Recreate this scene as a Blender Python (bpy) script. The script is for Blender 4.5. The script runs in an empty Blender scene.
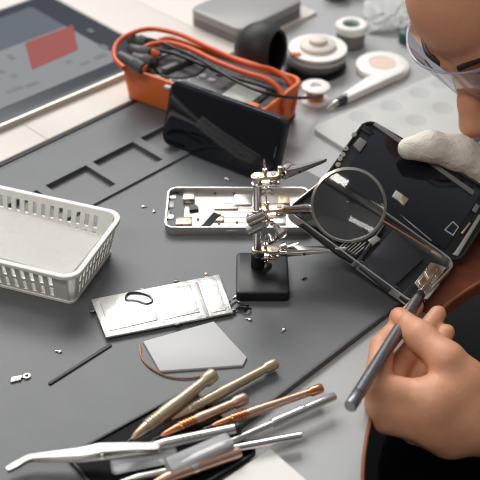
import bpy, bmesh, math, random
import numpy as np
from mathutils import Vector as V, Matrix as Mx
import openvdb
random.seed(7)
S = bpy.context.scene
COL = S.collection
PI = math.pi
R = math.radians

# ------------------------------------------------------------------ camera model
FPX, CD, EL = 1035.0, 0.9, R(38)
CAM = V((0, -CD*math.cos(EL), CD*math.sin(EL)))
FW = V((0, math.cos(EL), -math.sin(EL))); RT = V((1, 0, 0)); UP = RT.cross(FW)
def ray(px, py): return FW + RT*((px-240)/FPX) + UP*((240-py)/FPX)
def W(px, py, z=0.0):                       # point of the plane z seen at a pixel
    d = ray(px, py); return CAM + d*((z-CAM.z)/d.z)
def Wd(px, py, dep): return CAM + ray(px, py)*dep
def Wy(px, py, y):
    d = ray(px, py); return CAM + d*((y-CAM.y)/d.y)
def on(M, px, py, z=0.0):                   # point in the local frame M (on its plane z)
    Mi = M.inverted(); o = Mi @ CAM; d = Mi.to_3x3() @ ray(px, py)
    return o + d*((z-o.z)/d.z)

cam = bpy.data.cameras.new('camera'); camo = bpy.data.objects.new('camera', cam); COL.objects.link(camo)
cam.sensor_width = 36; cam.lens = FPX/480*36; cam.clip_start = .02; cam.clip_end = 50
camo.location = CAM; camo.rotation_euler = (PI/2-EL, 0, 0)
cam.dof.use_dof = True; cam.dof.focus_distance = .83; cam.dof.aperture_fstop = 7.5
S.camera = camo
S.cycles.filter_width = 1.1

# ------------------------------------------------------------------ materials
def lin(c):
    c = [x/255 for x in c[:3]]
    return tuple(x/12.92 if x <= .04045 else ((x+.055)/1.055)**2.4 for x in c) + (1,)
MATS = {}
def mat(name, col, rough=.5, metal=0.0, bump=0, bscale=400, var=0, vscale=60, spec=.5, coat=0, alpha=1, trans=0, ior=1.45, emit=0, sheen=0):
    if name in MATS: return MATS[name]
    m = bpy.data.materials.new(name); m.use_nodes = True
    nt = m.node_tree; b = nt.nodes['Principled BSDF']
    c = lin(col)
    b.inputs['Base Color'].default_value = c
    b.inputs['Roughness'].default_value = rough; b.inputs['Metallic'].default_value = metal
    b.inputs['Specular IOR Level'].default_value = spec; b.inputs['Coat Weight'].default_value = coat
    b.inputs['Transmission Weight'].default_value = trans; b.inputs['IOR'].default_value = ior
    b.inputs['Alpha'].default_value = alpha; b.inputs['Sheen Weight'].default_value = sheen
    if emit:
        b.inputs['Emission Color'].default_value = c; b.inputs['Emission Strength'].default_value = emit
    tc = nt.nodes.new('ShaderNodeTexCoord')
    if var:
        n = nt.nodes.new('ShaderNodeTexNoise'); n.inputs['Scale'].default_value = vscale; n.inputs['Detail'].default_value = 4
        nt.links.new(tc.outputs['Object'], n.inputs['Vector'])
        mr = nt.nodes.new('ShaderNodeMapRange'); mr.inputs['From Min'].default_value = .3; mr.inputs['From Max'].default_value = .7
        mr.inputs['To Min'].default_value = 1-var; mr.inputs['To Max'].default_value = 1+var
        nt.links.new(n.outputs['Fac'], mr.inputs['Value'])
        mm = nt.nodes.new('ShaderNodeMix'); mm.data_type = 'RGBA'; mm.blend_type = 'MULTIPLY'; mm.inputs['Factor'].default_value = 1
        mm.inputs['A'].default_value = c; nt.links.new(mr.outputs['Result'], mm.inputs['B'])
        nt.links.new(mm.outputs['Result'], b.inputs['Base Color'])
    if bump:
        n2 = nt.nodes.new('ShaderNodeTexNoise'); n2.inputs['Scale'].default_value = bscale; n2.inputs['Detail'].default_value = 3
        nt.links.new(tc.outputs['Object'], n2.inputs['Vector'])
        bp = nt.nodes.new('ShaderNodeBump'); bp.inputs['Strength'].default_value = bump; bp.inputs['Distance'].default_value = .001
        nt.links.new(n2.outputs['Fac'], bp.inputs['Height']); nt.links.new(bp.outputs['Normal'], b.inputs['Normal'])
    MATS[name] = m
    return m
desk_m = mat('desk_laminate', (166, 167, 168), .35, var=.03, vscale=8)
board_m = mat('white_boards', (220, 213, 205), .5, var=.02, vscale=12)
wood_m = mat('edge_wood', (142, 88, 60), .45, var=.2, vscale=30)
mat_m = mat('grey_silicone', (93, 95, 98), .42, bump=.15, bscale=900, var=.06, vscale=25)
black_m = mat('black_plastic', (24, 25, 28), .42)
bmatte_m = mat('black_matte', (34, 34, 36), .55)
gloss_m = mat('black_gloss', (6, 7, 9), .5, spec=.1)
navyglass_m = mat('navy_glass', (14, 17, 27), .06, coat=.5)
white_m = mat('white_plastic', (240, 238, 234), .4)
offw_m = mat('offwhite_plastic', (224, 216, 208), .5)
paper_m = mat('white_paper', (238, 235, 232), .8)
liner_m = mat('liner_paper', (244, 242, 239), .8, var=.02, vscale=200)
orange_m = mat('orange_rubber', (226, 112, 52), .5)
ocable_m = mat('orange_cable', (222, 92, 48), .42)
dgrey_m = mat('dark_grey_plastic', (84, 85, 88), .45)
mgrey_m = mat('mid_grey_plastic', (118, 118, 120), .45)
lgrey_m = mat('light_grey_plastic', (182, 184, 184), .45)
boxg_m = mat('grey_box', (152, 151, 150), .4)
chrome_m = mat('chrome', (225, 220, 216), .16, 1.0)
steel_m = mat('steel', (214, 211, 207), .30, 1.0)
dsteel_m = mat('dark_steel', (92, 93, 96), .34, 1.0)
alu_m = mat('aluminium', (182, 178, 172), .45, 1.0, bump=.1, bscale=700)
champ_m = mat('champagne_steel', (196, 176, 148), .3, 1.0)
beige_m = mat('beige_metal', (188, 174, 148), .38, .75)
copper_m = mat('copper', (206, 138, 100), .28, 1.0)
rose_m = mat('rose_metal', (204, 168, 148), .32, .9)
gold_m = mat('gold', (206, 180, 140), .3, 1.0)
lcd_m = mat('lcd', (168, 174, 166), .3)
red_m = mat('screen_red', (128, 44, 36), .5, spec=.25, emit=.12)
scr1_m = mat('screen_slate', (66, 74, 86), .5, spec=.25, emit=.05)
scr2_m = mat('screen_grey', (112, 116, 120), .5, spec=.25, emit=.10)
scr3_m = mat('screen_mark', (84, 90, 94), .3, emit=.05)
bezel_m = mat('tablet_bezel', (24, 31, 42), .35, spec=.3)
tray_m = mat('silicone_tray', (194, 196, 193), .5)
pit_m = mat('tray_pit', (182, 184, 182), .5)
green_m = mat('dark_green', (42, 92, 78), .5)
pcb_m = mat('dark_pcb', (30, 34, 36), .4)
chip_m = mat('chip_grey', (160, 160, 156), .4, .3)
batt_m = mat('battery_black', (44, 45, 50), .38, bump=.05, bscale=120)
battd_m = mat('battery_dark', (22, 23, 26), .4)
print_m = mat('fine_print', (190, 190, 188), .5)
shield_m = mat('shield_plate', (204, 204, 200), .4, .8, bump=.6, bscale=140)
pale_m = mat('pale_pouch', (196, 196, 196), .5)
clear_m = mat('clear_plastic', (235, 238, 240), .12, trans=.85, ior=1.3)
frost_m = mat('frosted_plastic', (214, 216, 218), .3, trans=.55, ior=1.3)
navy_m = mat('navy_cloth', (11, 13, 22), .9, spec=.2, bump=.3, bscale=1500)
hair_m = mat('dark_hair', (38, 26, 20), .5, bump=.8, bscale=500)
floor_m = mat('dark_floor', (22, 21, 22), .7)
blue_m = mat('key_blue', (86, 118, 168), .4)
bag_m = mat('clear_bag', (232, 234, 232), .2, trans=.5, ior=1.2)

def glass_mat():
    m = bpy.data.materials.new('lens_glass'); m.use_nodes = True
    b = m.node_tree.nodes['Principled BSDF']
    b.inputs['Base Color'].default_value = (.96, .98, .98, 1); b.inputs['Roughness'].default_value = .05
    b.inputs['Transmission Weight'].default_value = 1; b.inputs['IOR'].default_value = 1.5
    return m
glass_m = glass_mat()
def thin_clear(name, tint, gl, milk=0):
    m = bpy.data.materials.new(name); m.use_nodes = True; nt = m.node_tree
    for n in list(nt.nodes): nt.nodes.remove(n)
    o = nt.nodes.new('ShaderNodeOutputMaterial'); t = nt.nodes.new('ShaderNodeBsdfTransparent'); t.inputs[0].default_value = tint
    g = nt.nodes.new('ShaderNodeBsdfGlossy'); g.inputs['Roughness'].default_value = .06
    fr = nt.nodes.new('ShaderNodeFresnel'); fr.inputs['IOR'].default_value = gl
    mx = nt.nodes.new('ShaderNodeMixShader'); nt.links.new(fr.outputs[0], mx.inputs[0])
    if milk:
        df = nt.nodes.new('ShaderNodeBsdfDiffuse'); df.inputs[0].default_value = (.85, .84, .9, 1); m0 = nt.nodes.new('ShaderNodeMixShader'); m0.inputs[0].default_value = milk
        nt.links.new(t.outputs[0], m0.inputs[1]); nt.links.new(df.outputs[0], m0.inputs[2]); t = m0
    nt.links.new(t.outputs[0], mx.inputs[1]); nt.links.new(g.outputs[0], mx.inputs[2]); nt.links.new(mx.outputs[0], o.inputs[0])
    return m
visor_m = thin_clear('visor_clear', (.90, .89, .94, 1), 1.7, .13)
film_m = thin_clear('film_clear', (.88, .89, .89, 1), 1.5)
rim_m = mat('visor_rim', (224, 220, 236), .12, trans=.7, ior=1.3)

def skin_mat():
    m = bpy.data.materials.new('skin'); m.use_nodes = True; nt = m.node_tree; b = nt.nodes['Principled BSDF']
    a = nt.nodes.new('ShaderNodeAttribute'); a.attribute_name = 'tint'
    tc = nt.nodes.new('ShaderNodeTexCoord'); n = nt.nodes.new('ShaderNodeTexNoise'); n.inputs['Scale'].default_value = 45; n.inputs['Detail'].default_value = 5
    nt.links.new(tc.outputs['Object'], n.inputs['Vector'])
    mx = nt.nodes.new('ShaderNodeMix'); mx.data_type = 'RGBA'
    mx.inputs['A'].default_value = lin((226, 172, 138)); mx.inputs['B'].default_value = lin((208, 142, 110))
    nt.links.new(n.outputs['Fac'], mx.inputs['Factor'])
    m2 = nt.nodes.new('ShaderNodeMix'); m2.data_type = 'RGBA'; m2.blend_type = 'MULTIPLY'; m2.inputs['Factor'].default_value = 1
    nt.links.new(mx.outputs['Result'], m2.inputs['A']); nt.links.new(a.outputs['Color'], m2.inputs['B'])
    nt.links.new(m2.outputs['Result'], b.inputs['Base Color'])
    b.inputs['Roughness'].default_value = .5
    b.inputs['Subsurface Weight'].default_value = .15; b.inputs['Subsurface Radius'].default_value = (.008, .003, .0015); b.inputs['Subsurface Scale'].default_value = 1
    w = nt.nodes.new('ShaderNodeTexNoise'); w.inputs['Scale'].default_value = 350; w.inputs['Detail'].default_value = 4
    nt.links.new(tc.outputs['Object'], w.inputs['Vector'])
    bp = nt.nodes.new('ShaderNodeBump'); bp.inputs['Strength'].default_value = .25; bp.inputs['Distance'].default_value = .001
    nt.links.new(w.outputs['Fac'], bp.inputs['Height']); nt.links.new(bp.outputs['Normal'], b.inputs['Normal'])
    return m
skin_m = skin_mat()
def knit_mat():
    m = bpy.data.materials.new('white_knit'); m.use_nodes = True; nt = m.node_tree; b = nt.nodes['Principled BSDF']
    b.inputs['Base Color'].default_value = lin((238, 233, 222)); b.inputs['Roughness'].default_value = .9
    tc = nt.nodes.new('ShaderNodeTexCoord'); mp = nt.nodes.new('ShaderNodeMapping'); mp.inputs['Rotation'].default_value = (0.4, .3, .9)
    nt.links.new(tc.outputs['Object'], mp.inputs['Vector'])
    hs = []
    for ax in ('X', 'Z'):
        w = nt.nodes.new('ShaderNodeTexWave'); w.bands_direction = ax; w.inputs['Scale'].default_value = 230; w.inputs['Distortion'].default_value = .6
        nt.links.new(mp.outputs['Vector'], w.inputs['Vector']); hs.append(w)
    ad = nt.nodes.new('ShaderNodeMath'); nt.links.new(hs[0].outputs['Fac'], ad.inputs[0]); nt.links.new(hs[1].outputs['Fac'], ad.inputs[1])
    bp = nt.nodes.new('ShaderNodeBump'); bp.inputs['Strength'].default_value = .22; bp.inputs['Distance'].default_value = .001
    wr = nt.nodes.new('ShaderNodeTexNoise'); wr.inputs['Scale'].default_value = 55; wr.inputs['Detail'].default_value = 3; nt.links.new(tc.outputs['Object'], wr.inputs['Vector'])
    b2 = nt.nodes.new('ShaderNodeBump'); b2.inputs['Strength'].default_value = .8; b2.inputs['Distance'].default_value = .006
    nt.links.new(wr.outputs['Fac'], b2.inputs['Height']); nt.links.new(b2.outputs['Normal'], bp.inputs['Normal'])
    nt.links.new(ad.outputs[0], bp.inputs['Height']); nt.links.new(bp.outputs['Normal'], b.inputs['Normal'])
    return m
knit_m = knit_mat()

# ------------------------------------------------------------------ object helpers
def link(name, bm, m, parent=None, ang=38, recalc=True):
    if recalc: bmesh.ops.recalc_face_normals(bm, faces=bm.faces)
    a = R(ang)
    for f in bm.faces: f.smooth = True
    for e in bm.edges:
        if len(e.link_faces) == 2: e.smooth = e.calc_face_angle(0) < a
    me = bpy.data.meshes.new(name); bm.to_mesh(me); bm.free()
    for k in (m if isinstance(m, (list, tuple)) else [m]): me.materials.append(k)
    o = bpy.data.objects.new(name, me); COL.objects.link(o)
    if parent is not None: o.parent = parent
    return o
def tag(o, label=None, cat=None, group=None, kind=None):
    if label: o['label'] = label
    if cat: o['category'] = cat
    if group: o['group'] = group
    if kind: o['kind'] = kind
    return o
def thing(name, label, cat, M=None, group=None):
    o = bpy.data.objects.new(name, None); COL.objects.link(o); o.empty_display_size = .01
    if M is not None: o.matrix_world = M
    return tag(o, label, cat, group)
def dup(root, M, label=None):
    r = root.copy(); COL.objects.link(r); r.matrix_world = M
    if label: r['label'] = label
    for ch in list(root.children):
        c = ch.copy(); COL.objects.link(c); c.parent = r
        for g in ch.children:
            d = g.copy(); COL.objects.link(d); d.parent = c
    return r
def pose(p, rz=0): return Mx.Translation(V(p)) @ Mx.Rotation(rz, 4, 'Z')
def frame(o, x, n):                          # frame: origin, x axis, approximate normal
    x = V(x).normalized(); n = V(n); n = (n - x*n.dot(x)).normalized(); y = n.cross(x)
    M = Mx.Identity(4)
    for i in range(3): M[i][0], M[i][1], M[i][2], M[i][3] = x[i], y[i], n[i], o[i]
    return M
def B(): return bmesh.new()
def prism(bm, pts, z0, z1, bev=0, M=None, mi=0, seg=2):
    t = bmesh.new()
    lo = [t.verts.new((p[0], p[1], z0)) for p in pts]; hi = [t.verts.new((p[0], p[1], z1)) for p in pts]
    n = len(pts); t.faces.new(lo[::-1]); top = t.faces.new(hi)
    for i in range(n): t.faces.new((lo[i], lo[(i+1) % n], hi[(i+1) % n], hi[i]))
    bmesh.ops.recalc_face_normals(t, faces=t.faces)
    if bev: bmesh.ops.bevel(t, geom=[e for e in top.edges], offset=bev, segments=seg, profile=.5, affect='EDGES')
    for f in t.faces: f.material_index = mi
    add(bm, t, M)
def add(bm, t, M=None):
    if M is not None: bmesh.ops.transform(t, matrix=M, verts=t.verts)
    me = bpy.data.meshes.new('tmp'); t.to_mesh(me); t.free(); bm.from_mesh(me); bpy.data.meshes.remove(me)
def box(bm, c, s, bev=0, M=None, mi=0):
    t = bmesh.new(); bmesh.ops.create_cube(t, size=1, matrix=Mx.Translation(V(c)) @ Mx.Diagonal((s[0], s[1], s[2], 1)))
    if bev: bmesh.ops.bevel(t, geom=list(t.edges), offset=bev, segments=2, profile=.5, affect='EDGES')
    for f in t.faces: f.material_index = mi
    add(bm, t, M)
def rr(w, h, r, n=5, cx=0, cy=0):            # rounded rectangle outline, centred
    P = []
    for sx, sy, a0 in ((1, 1, 0), (-1, 1, 90), (-1, -1, 180), (1, -1, 270)):
        for i in range(n+1):
            a = R(a0+90*i/n); P.append((cx+sx*(w/2-r)+r*math.cos(a), cy+sy*(h/2-r)+r*math.sin(a)))
    return P
def ringwall(bm, outer, inner, z0, z1, M=None, mi=0, bev=0, outer0=None, inner0=None):   # outer0/inner0: outline at z0 (taper)
    t = bmesh.new(); n = len(outer); outer0 = outer0 or outer; inner0 = inner0 or inner
    a = [t.verts.new((*p, z0)) for p in outer0]; b = [t.verts.new((*p, z1)) for p in outer]
    c = [t.verts.new((*p, z1)) for p in inner]; d = [t.verts.new((*p, z0)) for p in inner0]
    es = []
    for i in range(n):
        j = (i+1) % n
        for q in ((a, b), (b, c), (c, d), (d, a)): t.faces.new((q[0][i], q[0][j], q[1][j], q[1][i]))
    if bev:
        bmesh.ops.recalc_face_normals(t, faces=t.faces)
        es = [e for e in t.edges if all(v in set(b) for v in e.verts) or all(v in set(c) for v in e.verts)]
        bmesh.ops.bevel(t, geom=es, offset=bev, segments=2, profile=.5, affect='EDGES')
    for f in t.faces: f.material_index = mi
    add(bm, t, M)
def lathe(bm, prof, p0, p1=None, seg=28, M=None, mi=0):   # prof: (r, t) along p0->p1 axis in metres
    p0 = V(p0); ax = (V(p1)-p0).normalized() if p1 is not None else V((0, 0, 1))
    x = ax.orthogonal().normalized(); y = ax.cross(x)
    t = bmesh.new(); rings = []
    for r, h in prof:
        c = p0+ax*h
        if r < 1e-6: rings.append([t.verts.new(c)])
        else: rings.append([t.verts.new(c+(x*math.cos(2*PI*i/seg)+y*math.sin(2*PI*i/seg))*r) for i in range(seg)])
    for a, b in zip(rings, rings[1:]):
        for i in range(seg):
            j = (i+1) % seg
            if len(a) == 1 and len(b) == 1: continue
            if len(a) == 1: t.faces.new((a[0], b[i], b[j]))
            elif len(b) == 1: t.faces.new((a[i], a[j], b[0]))
            else: t.faces.new((a[i], a[j], b[j], b[i]))
    for k in (0, -1):
        if len(rings[k]) > 2: t.faces.new(rings[k] if k else rings[k][::-1])
    for f in t.faces: f.material_index = mi
    bmesh.ops.recalc_face_normals(t, faces=t.faces)
    add(bm, t, M)
def rod(bm, a, b, r, r2=None, seg=20, M=None, bev=.15, mi=0):
    L = (V(b)-V(a)).length; r2 = r if r2 is None else r2; e = min(r, r2)*bev
    lathe(bm, [(r-e, 0), (r, e), (r2, L-e), (r2-e, L)], a, b, seg, M, mi)
def spline(P, n=10, closed=False):
    P = [V(p) for p in P]; out = []
    m = len(P)
    for i in range(m if closed else m-1):
        if closed: p0, p1, p2, p3 = P[(i-1) % m], P[i], P[(i+1) % m], P[(i+2) % m]
        else: p0, p1, p2, p3 = P[max(i-1, 0)], P[i], P[i+1], P[min(i+2, m-1)]
        for k in range(n):
            t = k/n; out.append(.5*((2*p1)+(p2-p0)*t+(2*p0-5*p1+4*p2-p3)*t*t+(3*p1-p0-3*p2+p3)*t**3))
    if not closed: out.append(P[-1])
    return out
def tube(bm, P, r, seg=10, M=None, mi=0, closed=False):
    t = bmesh.new(); n = len(P); rings = []
    prev = None
    for i in range(n):
        if closed: tg = (P[(i+1) % n]-P[i-1]).normalized()
        else: tg = (P[min(i+1, n-1)]-P[max(i-1, 0)]).normalized()
        x = tg.orthogonal().normalized() if prev is None else (prev-tg*prev.dot(tg)).normalized()
        prev = x; y = tg.cross(x); rad = r(i/(n-1)) if callable(r) else r
        rings.append([t.verts.new(P[i]+(x*math.cos(2*PI*k/seg)+y*math.sin(2*PI*k/seg))*rad) for k in range(seg)])
    prs = list(zip(rings, rings[1:]))
    for a, b in prs:
        for k in range(seg): t.faces.new((a[k], a[(k+1) % seg], b[(k+1) % seg], b[k]))
    if closed:
        a, b = rings[-1], rings[0]
        sh = min(range(seg), key=lambda s: sum((a[k].co-b[(k+s) % seg].co).length for k in range(seg)))
        for k in range(seg): t.faces.new((a[k], a[(k+1) % seg], b[(k+1+sh) % seg], b[(k+sh) % seg]))
    else:
        t.faces.new(rings[0][::-1]); t.faces.new(rings[-1])
    for f in t.faces: f.material_index = mi
    add(bm, t, M)
def ball(bm, c, r, M=None, sc=(1, 1, 1), seg=20):
    t = bmesh.new(); bmesh.ops.create_uvsphere(t, u_segments=seg, v_segments=seg//2+2, radius=r, matrix=Mx.Translation(V(c)) @ Mx.Diagonal((*sc, 1)))
    add(bm, t, M)

# ------------------------------------------------------------------ setting: floor, workbench with a curved cut-out
DZ = -.005
def cells(bm, xs, ys, hf, zb):
    t = bmesh.new(); nx, ny = len(xs)-1, len(ys)-1
    H = [[hf((xs[i]+xs[i+1])/2, (ys[j]+ys[j+1])/2) for j in range(ny)] for i in range(nx)]
    def q(*p): t.faces.new([t.verts.new(v) for v in p])
    for i in range(nx):
        for j in range(ny):
            z = H[i][j]; a, b, c, d = xs[i], xs[i+1], ys[j], ys[j+1]
            q((a, c, z), (b, c, z), (b, d, z), (a, d, z)); q((a, c, zb), (a, d, zb), (b, d, zb), (b, c, zb))
            zr = H[i+1][j] if i+1 < nx else zb
            if zr != z: q((b, c, zr), (b, d, zr), (b, d, z), (b, c, z)) if zr < z else q((b, c, z), (b, c, zr), (b, d, zr), (b, d, z))
            zu = H[i][j+1] if j+1 < ny else zb
            if zu != z: q((a, d, zu), (a, d, z), (b, d, z), (b, d, zu))
            if i == 0: q((a, c, zb), (a, c, z), (a, d, z), (a, d, zb))
            if j == 0: q((a, c, zb), (b, c, zb), (b, c, z), (a, c, z))
    bmesh.ops.remove_doubles(t, verts=t.verts, dist=1e-6)
    add(bm, t)
bm = B(); box(bm, (0, .2, -.74), (3.2, 3.0, .02)); tag(link('floor', bm, floor_m), kind='structure')

wb = thing('workbench', 'light grey workbench with a curved wood-edged cut-out where the person sits', 'workbench', pose((0, 0, DZ)))
NC, NR = V((.378, -.288)), .298
arc = [(NC.x+NR*math.cos(R(a)), NC.y+NR*math.sin(R(a))) for a in range(62, 259, 4)]
bm = B(); prism(bm, arc + [(.2, -.75), (-.85, -.75), (-.85, 1.1), (1.05, 1.1), (1.05, .12)], -.0125, 0)
link('bench_top', bm, desk_m, wb)
bm = B(); t = bmesh.new(); rows = []
for a in range(62, 259, 3):
    cs, sn = math.cos(R(a)), math.sin(R(a)); r1, r0 = NR+.0002, NR-.0026
    rows.append([t.verts.new((NC.x+r*cs, NC.y+r*sn, z)) for r, z in ((r1, .0006), (r0+.0008, .0006), (r0, -.0003), (r0+.0004, -.0125), (r1, -.0125))])
for a, b in zip(rows, rows[1:]):
    for k in range(5): t.faces.new((a[k], a[(k+1) % 5], b[(k+1) % 5], b[k]))
t.faces.new(rows[0]); t.faces.new(rows[-1][::-1]); add(bm, t)
link('edge_band', bm, wood_m, wb)
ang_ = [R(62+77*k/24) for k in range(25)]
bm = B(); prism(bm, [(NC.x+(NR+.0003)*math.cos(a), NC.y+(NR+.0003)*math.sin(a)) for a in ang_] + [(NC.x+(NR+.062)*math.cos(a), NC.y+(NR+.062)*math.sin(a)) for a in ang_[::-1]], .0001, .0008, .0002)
link('painted_reflection', bm, mat('reflection_brown', (122, 66, 46), .35, var=.15, vscale=25), wb)  # brown layer paints the arm and face reflected in the bench top
for x, y in ((-.78, -.68), (-.78, 1.0), (.96, 1.0)):
    bm = B(); prism(bm, rr(.06, .06, .008, cx=x, cy=y), -.7245, -.013); link('leg', bm, desk_m, wb)

# white boards under the tablet
A45 = R(45.2)
Mm = pose((0, 0, 0), A45)
bm = B()
MW = pose((0, 0, DZ), A45)
px1 = on(MW, 325, 18).x
e = on(MW, 80, 127.5)
for k in range(6):
    x1 = px1 - k*.135; prism(bm, rr(.1345, .75, .001, 2, cx=x1-.0675, cy=e.y+.375), 0, .004, .0006)
o = link('white_board', bm, board_m); o.matrix_world = MW
tag(o, 'white planked board lying on the bench beneath the tablet and multimeter', 'board')

# grey repair mat
mt = thing('repair_mat', 'large dark grey silicone repair mat with recessed part pockets', 'mat', Mm)
def L(px, py): return on(Mm, px, py)
ye = L(80, 130).y; yr = L(88, 166).y; yl = L(137, 183).y; y_r = L(326, 357).y
xa, xb_, xc, xd = L(45, 187).x, L(86, 167).x, L(93, 164).x, L(132, 143).x
xe = L(139, 139).x; pe = .5*(L(113, 188).y+L(161, 162).y)
X0, X1 = -.52, L(283, 158).x
xs = sorted({X0, xa-.135, xa-.01, xa, xb_, xc, xd, xe, X1-.012, X1-.006, X1})
ys = sorted({y_r, y_r+.004, pe, yl, yr, yr+.003, ye-.0035, ye})
def hf(x, y):
    if y > ye-.0035: return .0008
    if y > yr+.003: return .0006
    if y > yr: return .0022
    if y > pe and (xa < x < xb_ or xc < x < xd or xe < x < X1-.012 or xa-.135 < x < xa-.01): return -.0028
    if y > yl: return .0022
    return 0
bm = B(); cells(bm, xs, ys, hf, DZ+.0003)
bmesh.ops.dissolve_limit(bm, angle_limit=.01, verts=bm.verts, edges=bm.edges)
link('mat_body', bm, mat_m, mt)
bm = B(); prism(bm, rr(X1-X0, .0045, .0005, 2, cx=(X0+X1)/2, cy=ye+.0024), DZ+.0003, .0022, .0004); link('edge_strip', bm, black_m, mt)
bm = B(); prism(bm, rr(X1-X0, .0022, .0005, 2, cx=(X0+X1)/2, cy=y_r-.0012), DZ+.0003, .0006, .0002); link('edge_strip', bm, dgrey_m, mt)
# a raised bar low on the mat
a, b = L(50, 386), L(110, 344)
bm = B(); prism(bm, rr(b.x-a.x, .0032, .0014, 4, cx=(a.x+b.x)/2, cy=(a.y+b.y)/2), 0, .0012, .0005); link('divider', bm, black_m, mt)

# ------------------------------------------------------------------ tablet
p0, p1 = W(0, 128, .004), W(157, 61, .004)
xdir = (p1-p0).normalized(); xdir.z = 0
MT = frame(p1 - V((0, 0, .004)) + V((0, 0, DZ+.0042)), xdir, (0, 0, 1))    # origin: lower right corner on the board; x along the near edge
tb = thing('tablet', 'big tablet with a lit screen showing a red rectangle, lying on the white boards', 'tablet', MT)
TW, TH = .44, .228
x0 = -TW
bm = B(); prism(bm, rr(TW, TH, .012, cx=-TW/2+.012, cy=TH/2), 0, .0065, .0006); link('case', bm, alu_m, tb)
bm = B(); prism(bm, rr(TW-.007, TH-.007, .009, cx=-TW/2+.012, cy=TH/2), .0064, .0069, .0003); link('bezel', bm, bezel_m, tb)
bm = B()
def quad(bm, P, z, mi):
    f = bm.faces.new([bm.verts.new((p[0], p[1], z)) for p in P]); f.material_index = mi
def oT(px, py): q = on(MT, px, py, .007); return (q.x, q.y)
xl, xr_, yb, yt = -TW+.03, oT(112, 52)[0], oT(55, 86)[1], TH-.022
quad(bm, [(xl, yb), (xr_, yb), (xr_, yt), (xl, yt)], .0070, 1)
ys_ = oT(45, 34)[1]
quad(bm, [(xl, ys_), (xr_, ys_), (xr_, yt), (xl, yt)], .0071, 0)
quad(bm, [oT(32, 70), oT(78, 50), oT(73, 25), oT(25, 43)], .00715, 2)
for px, py, w, h in ((12, 60, .006, .012), (91, 33, .006, .010), (14, 78, .005, .008), (68, 64, .007, .007), (1, 74, .006, .01), (28, 88, .016, .007), (97, 60, .016, .008), (82, 66, .012, .006), (104, 50, .008, .012), (8, 94, .02, .006)):
    q = oT(px, py); quad(bm, [(q[0], q[1]), (q[0]+w, q[1]), (q[0]+w, q[1]+h), (q[0], q[1]+h)], .00715, 3)
link('screen', bm, [scr1_m, scr2_m, red_m, scr3_m], tb)

# ------------------------------------------------------------------ multimeter
q0, q1 = W(116, 64, .04), W(252, 111, .04)
xdir = (q1-q0); xdir.z = 0; ML = .178; xdir.normalize()
MMM = frame(V((q0.x, q0.y, DZ+.0042)), xdir, (0, 0, 1))         # origin: front left corner; y points away
LW, LH = ML, .084
mm_ = thing('multimeter', 'black digital multimeter in an orange rubber holster behind the leaning smartphone', 'multimeter', MMM)
cx, cy = LW/2, LH/2
bm = B(); ringwall(bm, rr(LW, LH, .014, cx=cx, cy=cy), rr(LW-.009, LH-.009, .010, cx=cx, cy=cy), .003, .041, bev=.0018, outer0=rr(LW-.008, LH-.008, .012, cx=cx, cy=cy))
prism(bm, rr(LW-.01, LH-.01, .012, cx=cx, cy=cy), .003, .008)
box(bm, (.012, .004, .043), (.014, .010, .008), .002); box(bm, (LW-.012, .004, .043), (.014, .010, .006), .002)
link('holster', bm, orange_m, mm_)
bm = B(); prism(bm, rr(LW-.006, LH-.012, .01, cx=cx, cy=cy), 0, .0028); link('kickstand', bm, black_m, mm_)
bm = B(); prism(bm, rr(LW-.0095, LH-.0095, .010, cx=cx, cy=cy), .0081, .036, .003)
prism(bm, rr(.118, LH-.022, .008, cx=cx+.012, cy=cy), .0355, .0372, .0008)
body = link('meter_body', bm, dgrey_m, mm_)
def oM(px, py, z=.037): q = on(MMM, px, py, z); return (q.x, q.y)
dx, dy = oM(180, 66)
bm = B(); lathe(bm, [(.0275, 0), (.0275, .0012), (.0262, .0018), (.0252, .0012), (.0245, .0006), (.0, .0006)], (dx, dy, .0368), seg=44)
dl = link('dial', bm, black_m, mm_)
bm = B(); prism(bm, rr(.008, .046, .0035), 0, .0055, .002, M=pose((dx, dy, .0374), R(-14))); link('knob', bm, dgrey_m, dl)
bm = B()
for k in range(20):
    a = 2*PI*k/20; box(bm, (dx+.031*math.cos(a), dy+.031*math.sin(a), .0373), (.0028, .0018, .0003), M=None)
link('dial_mark', bm, lgrey_m, dl)
for i, (px, py, m) in enumerate(((198, 62, blue_m), (206, 66, blue_m), (214, 70, lgrey_m), (203, 77, lgrey_m), (212, 81, lgrey_m), (220, 75, mgrey_m), (168, 88, lgrey_m), (157, 78, lgrey_m), (150, 60, mgrey_m), (160, 52, mgrey_m))):
    x, y = oM(px, py); bm = B(); prism(bm, rr(.0075, .0052, .0015, 3), 0, .0024, .0006, M=pose((x, y, .0368), .1)); link('button', bm, m, mm_)
sx, sy = oM(243, 92)
bm = B(); prism(bm, rr(.046, .056, .004, cx=sx+.002, cy=sy), .0365, .0382, .0006); sf = link('screen_frame', bm, black_m, mm_)
bm = B(); prism(bm, rr(.032, .044, .002, cx=sx+.003, cy=sy), .0382, .0386, .0001); link('lcd', bm, lcd_m, sf)
for k, yy in enumerate((.018, .034, .050, .066)):
    bm = B(); lathe(bm, [(.0055, 0), (.0055, .002), (.0032, .002), (.0032, .0004), (0, .0004)], (.016, yy, .036)); link('jack', bm, red_m if k == 1 else black_m, mm_)

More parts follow.
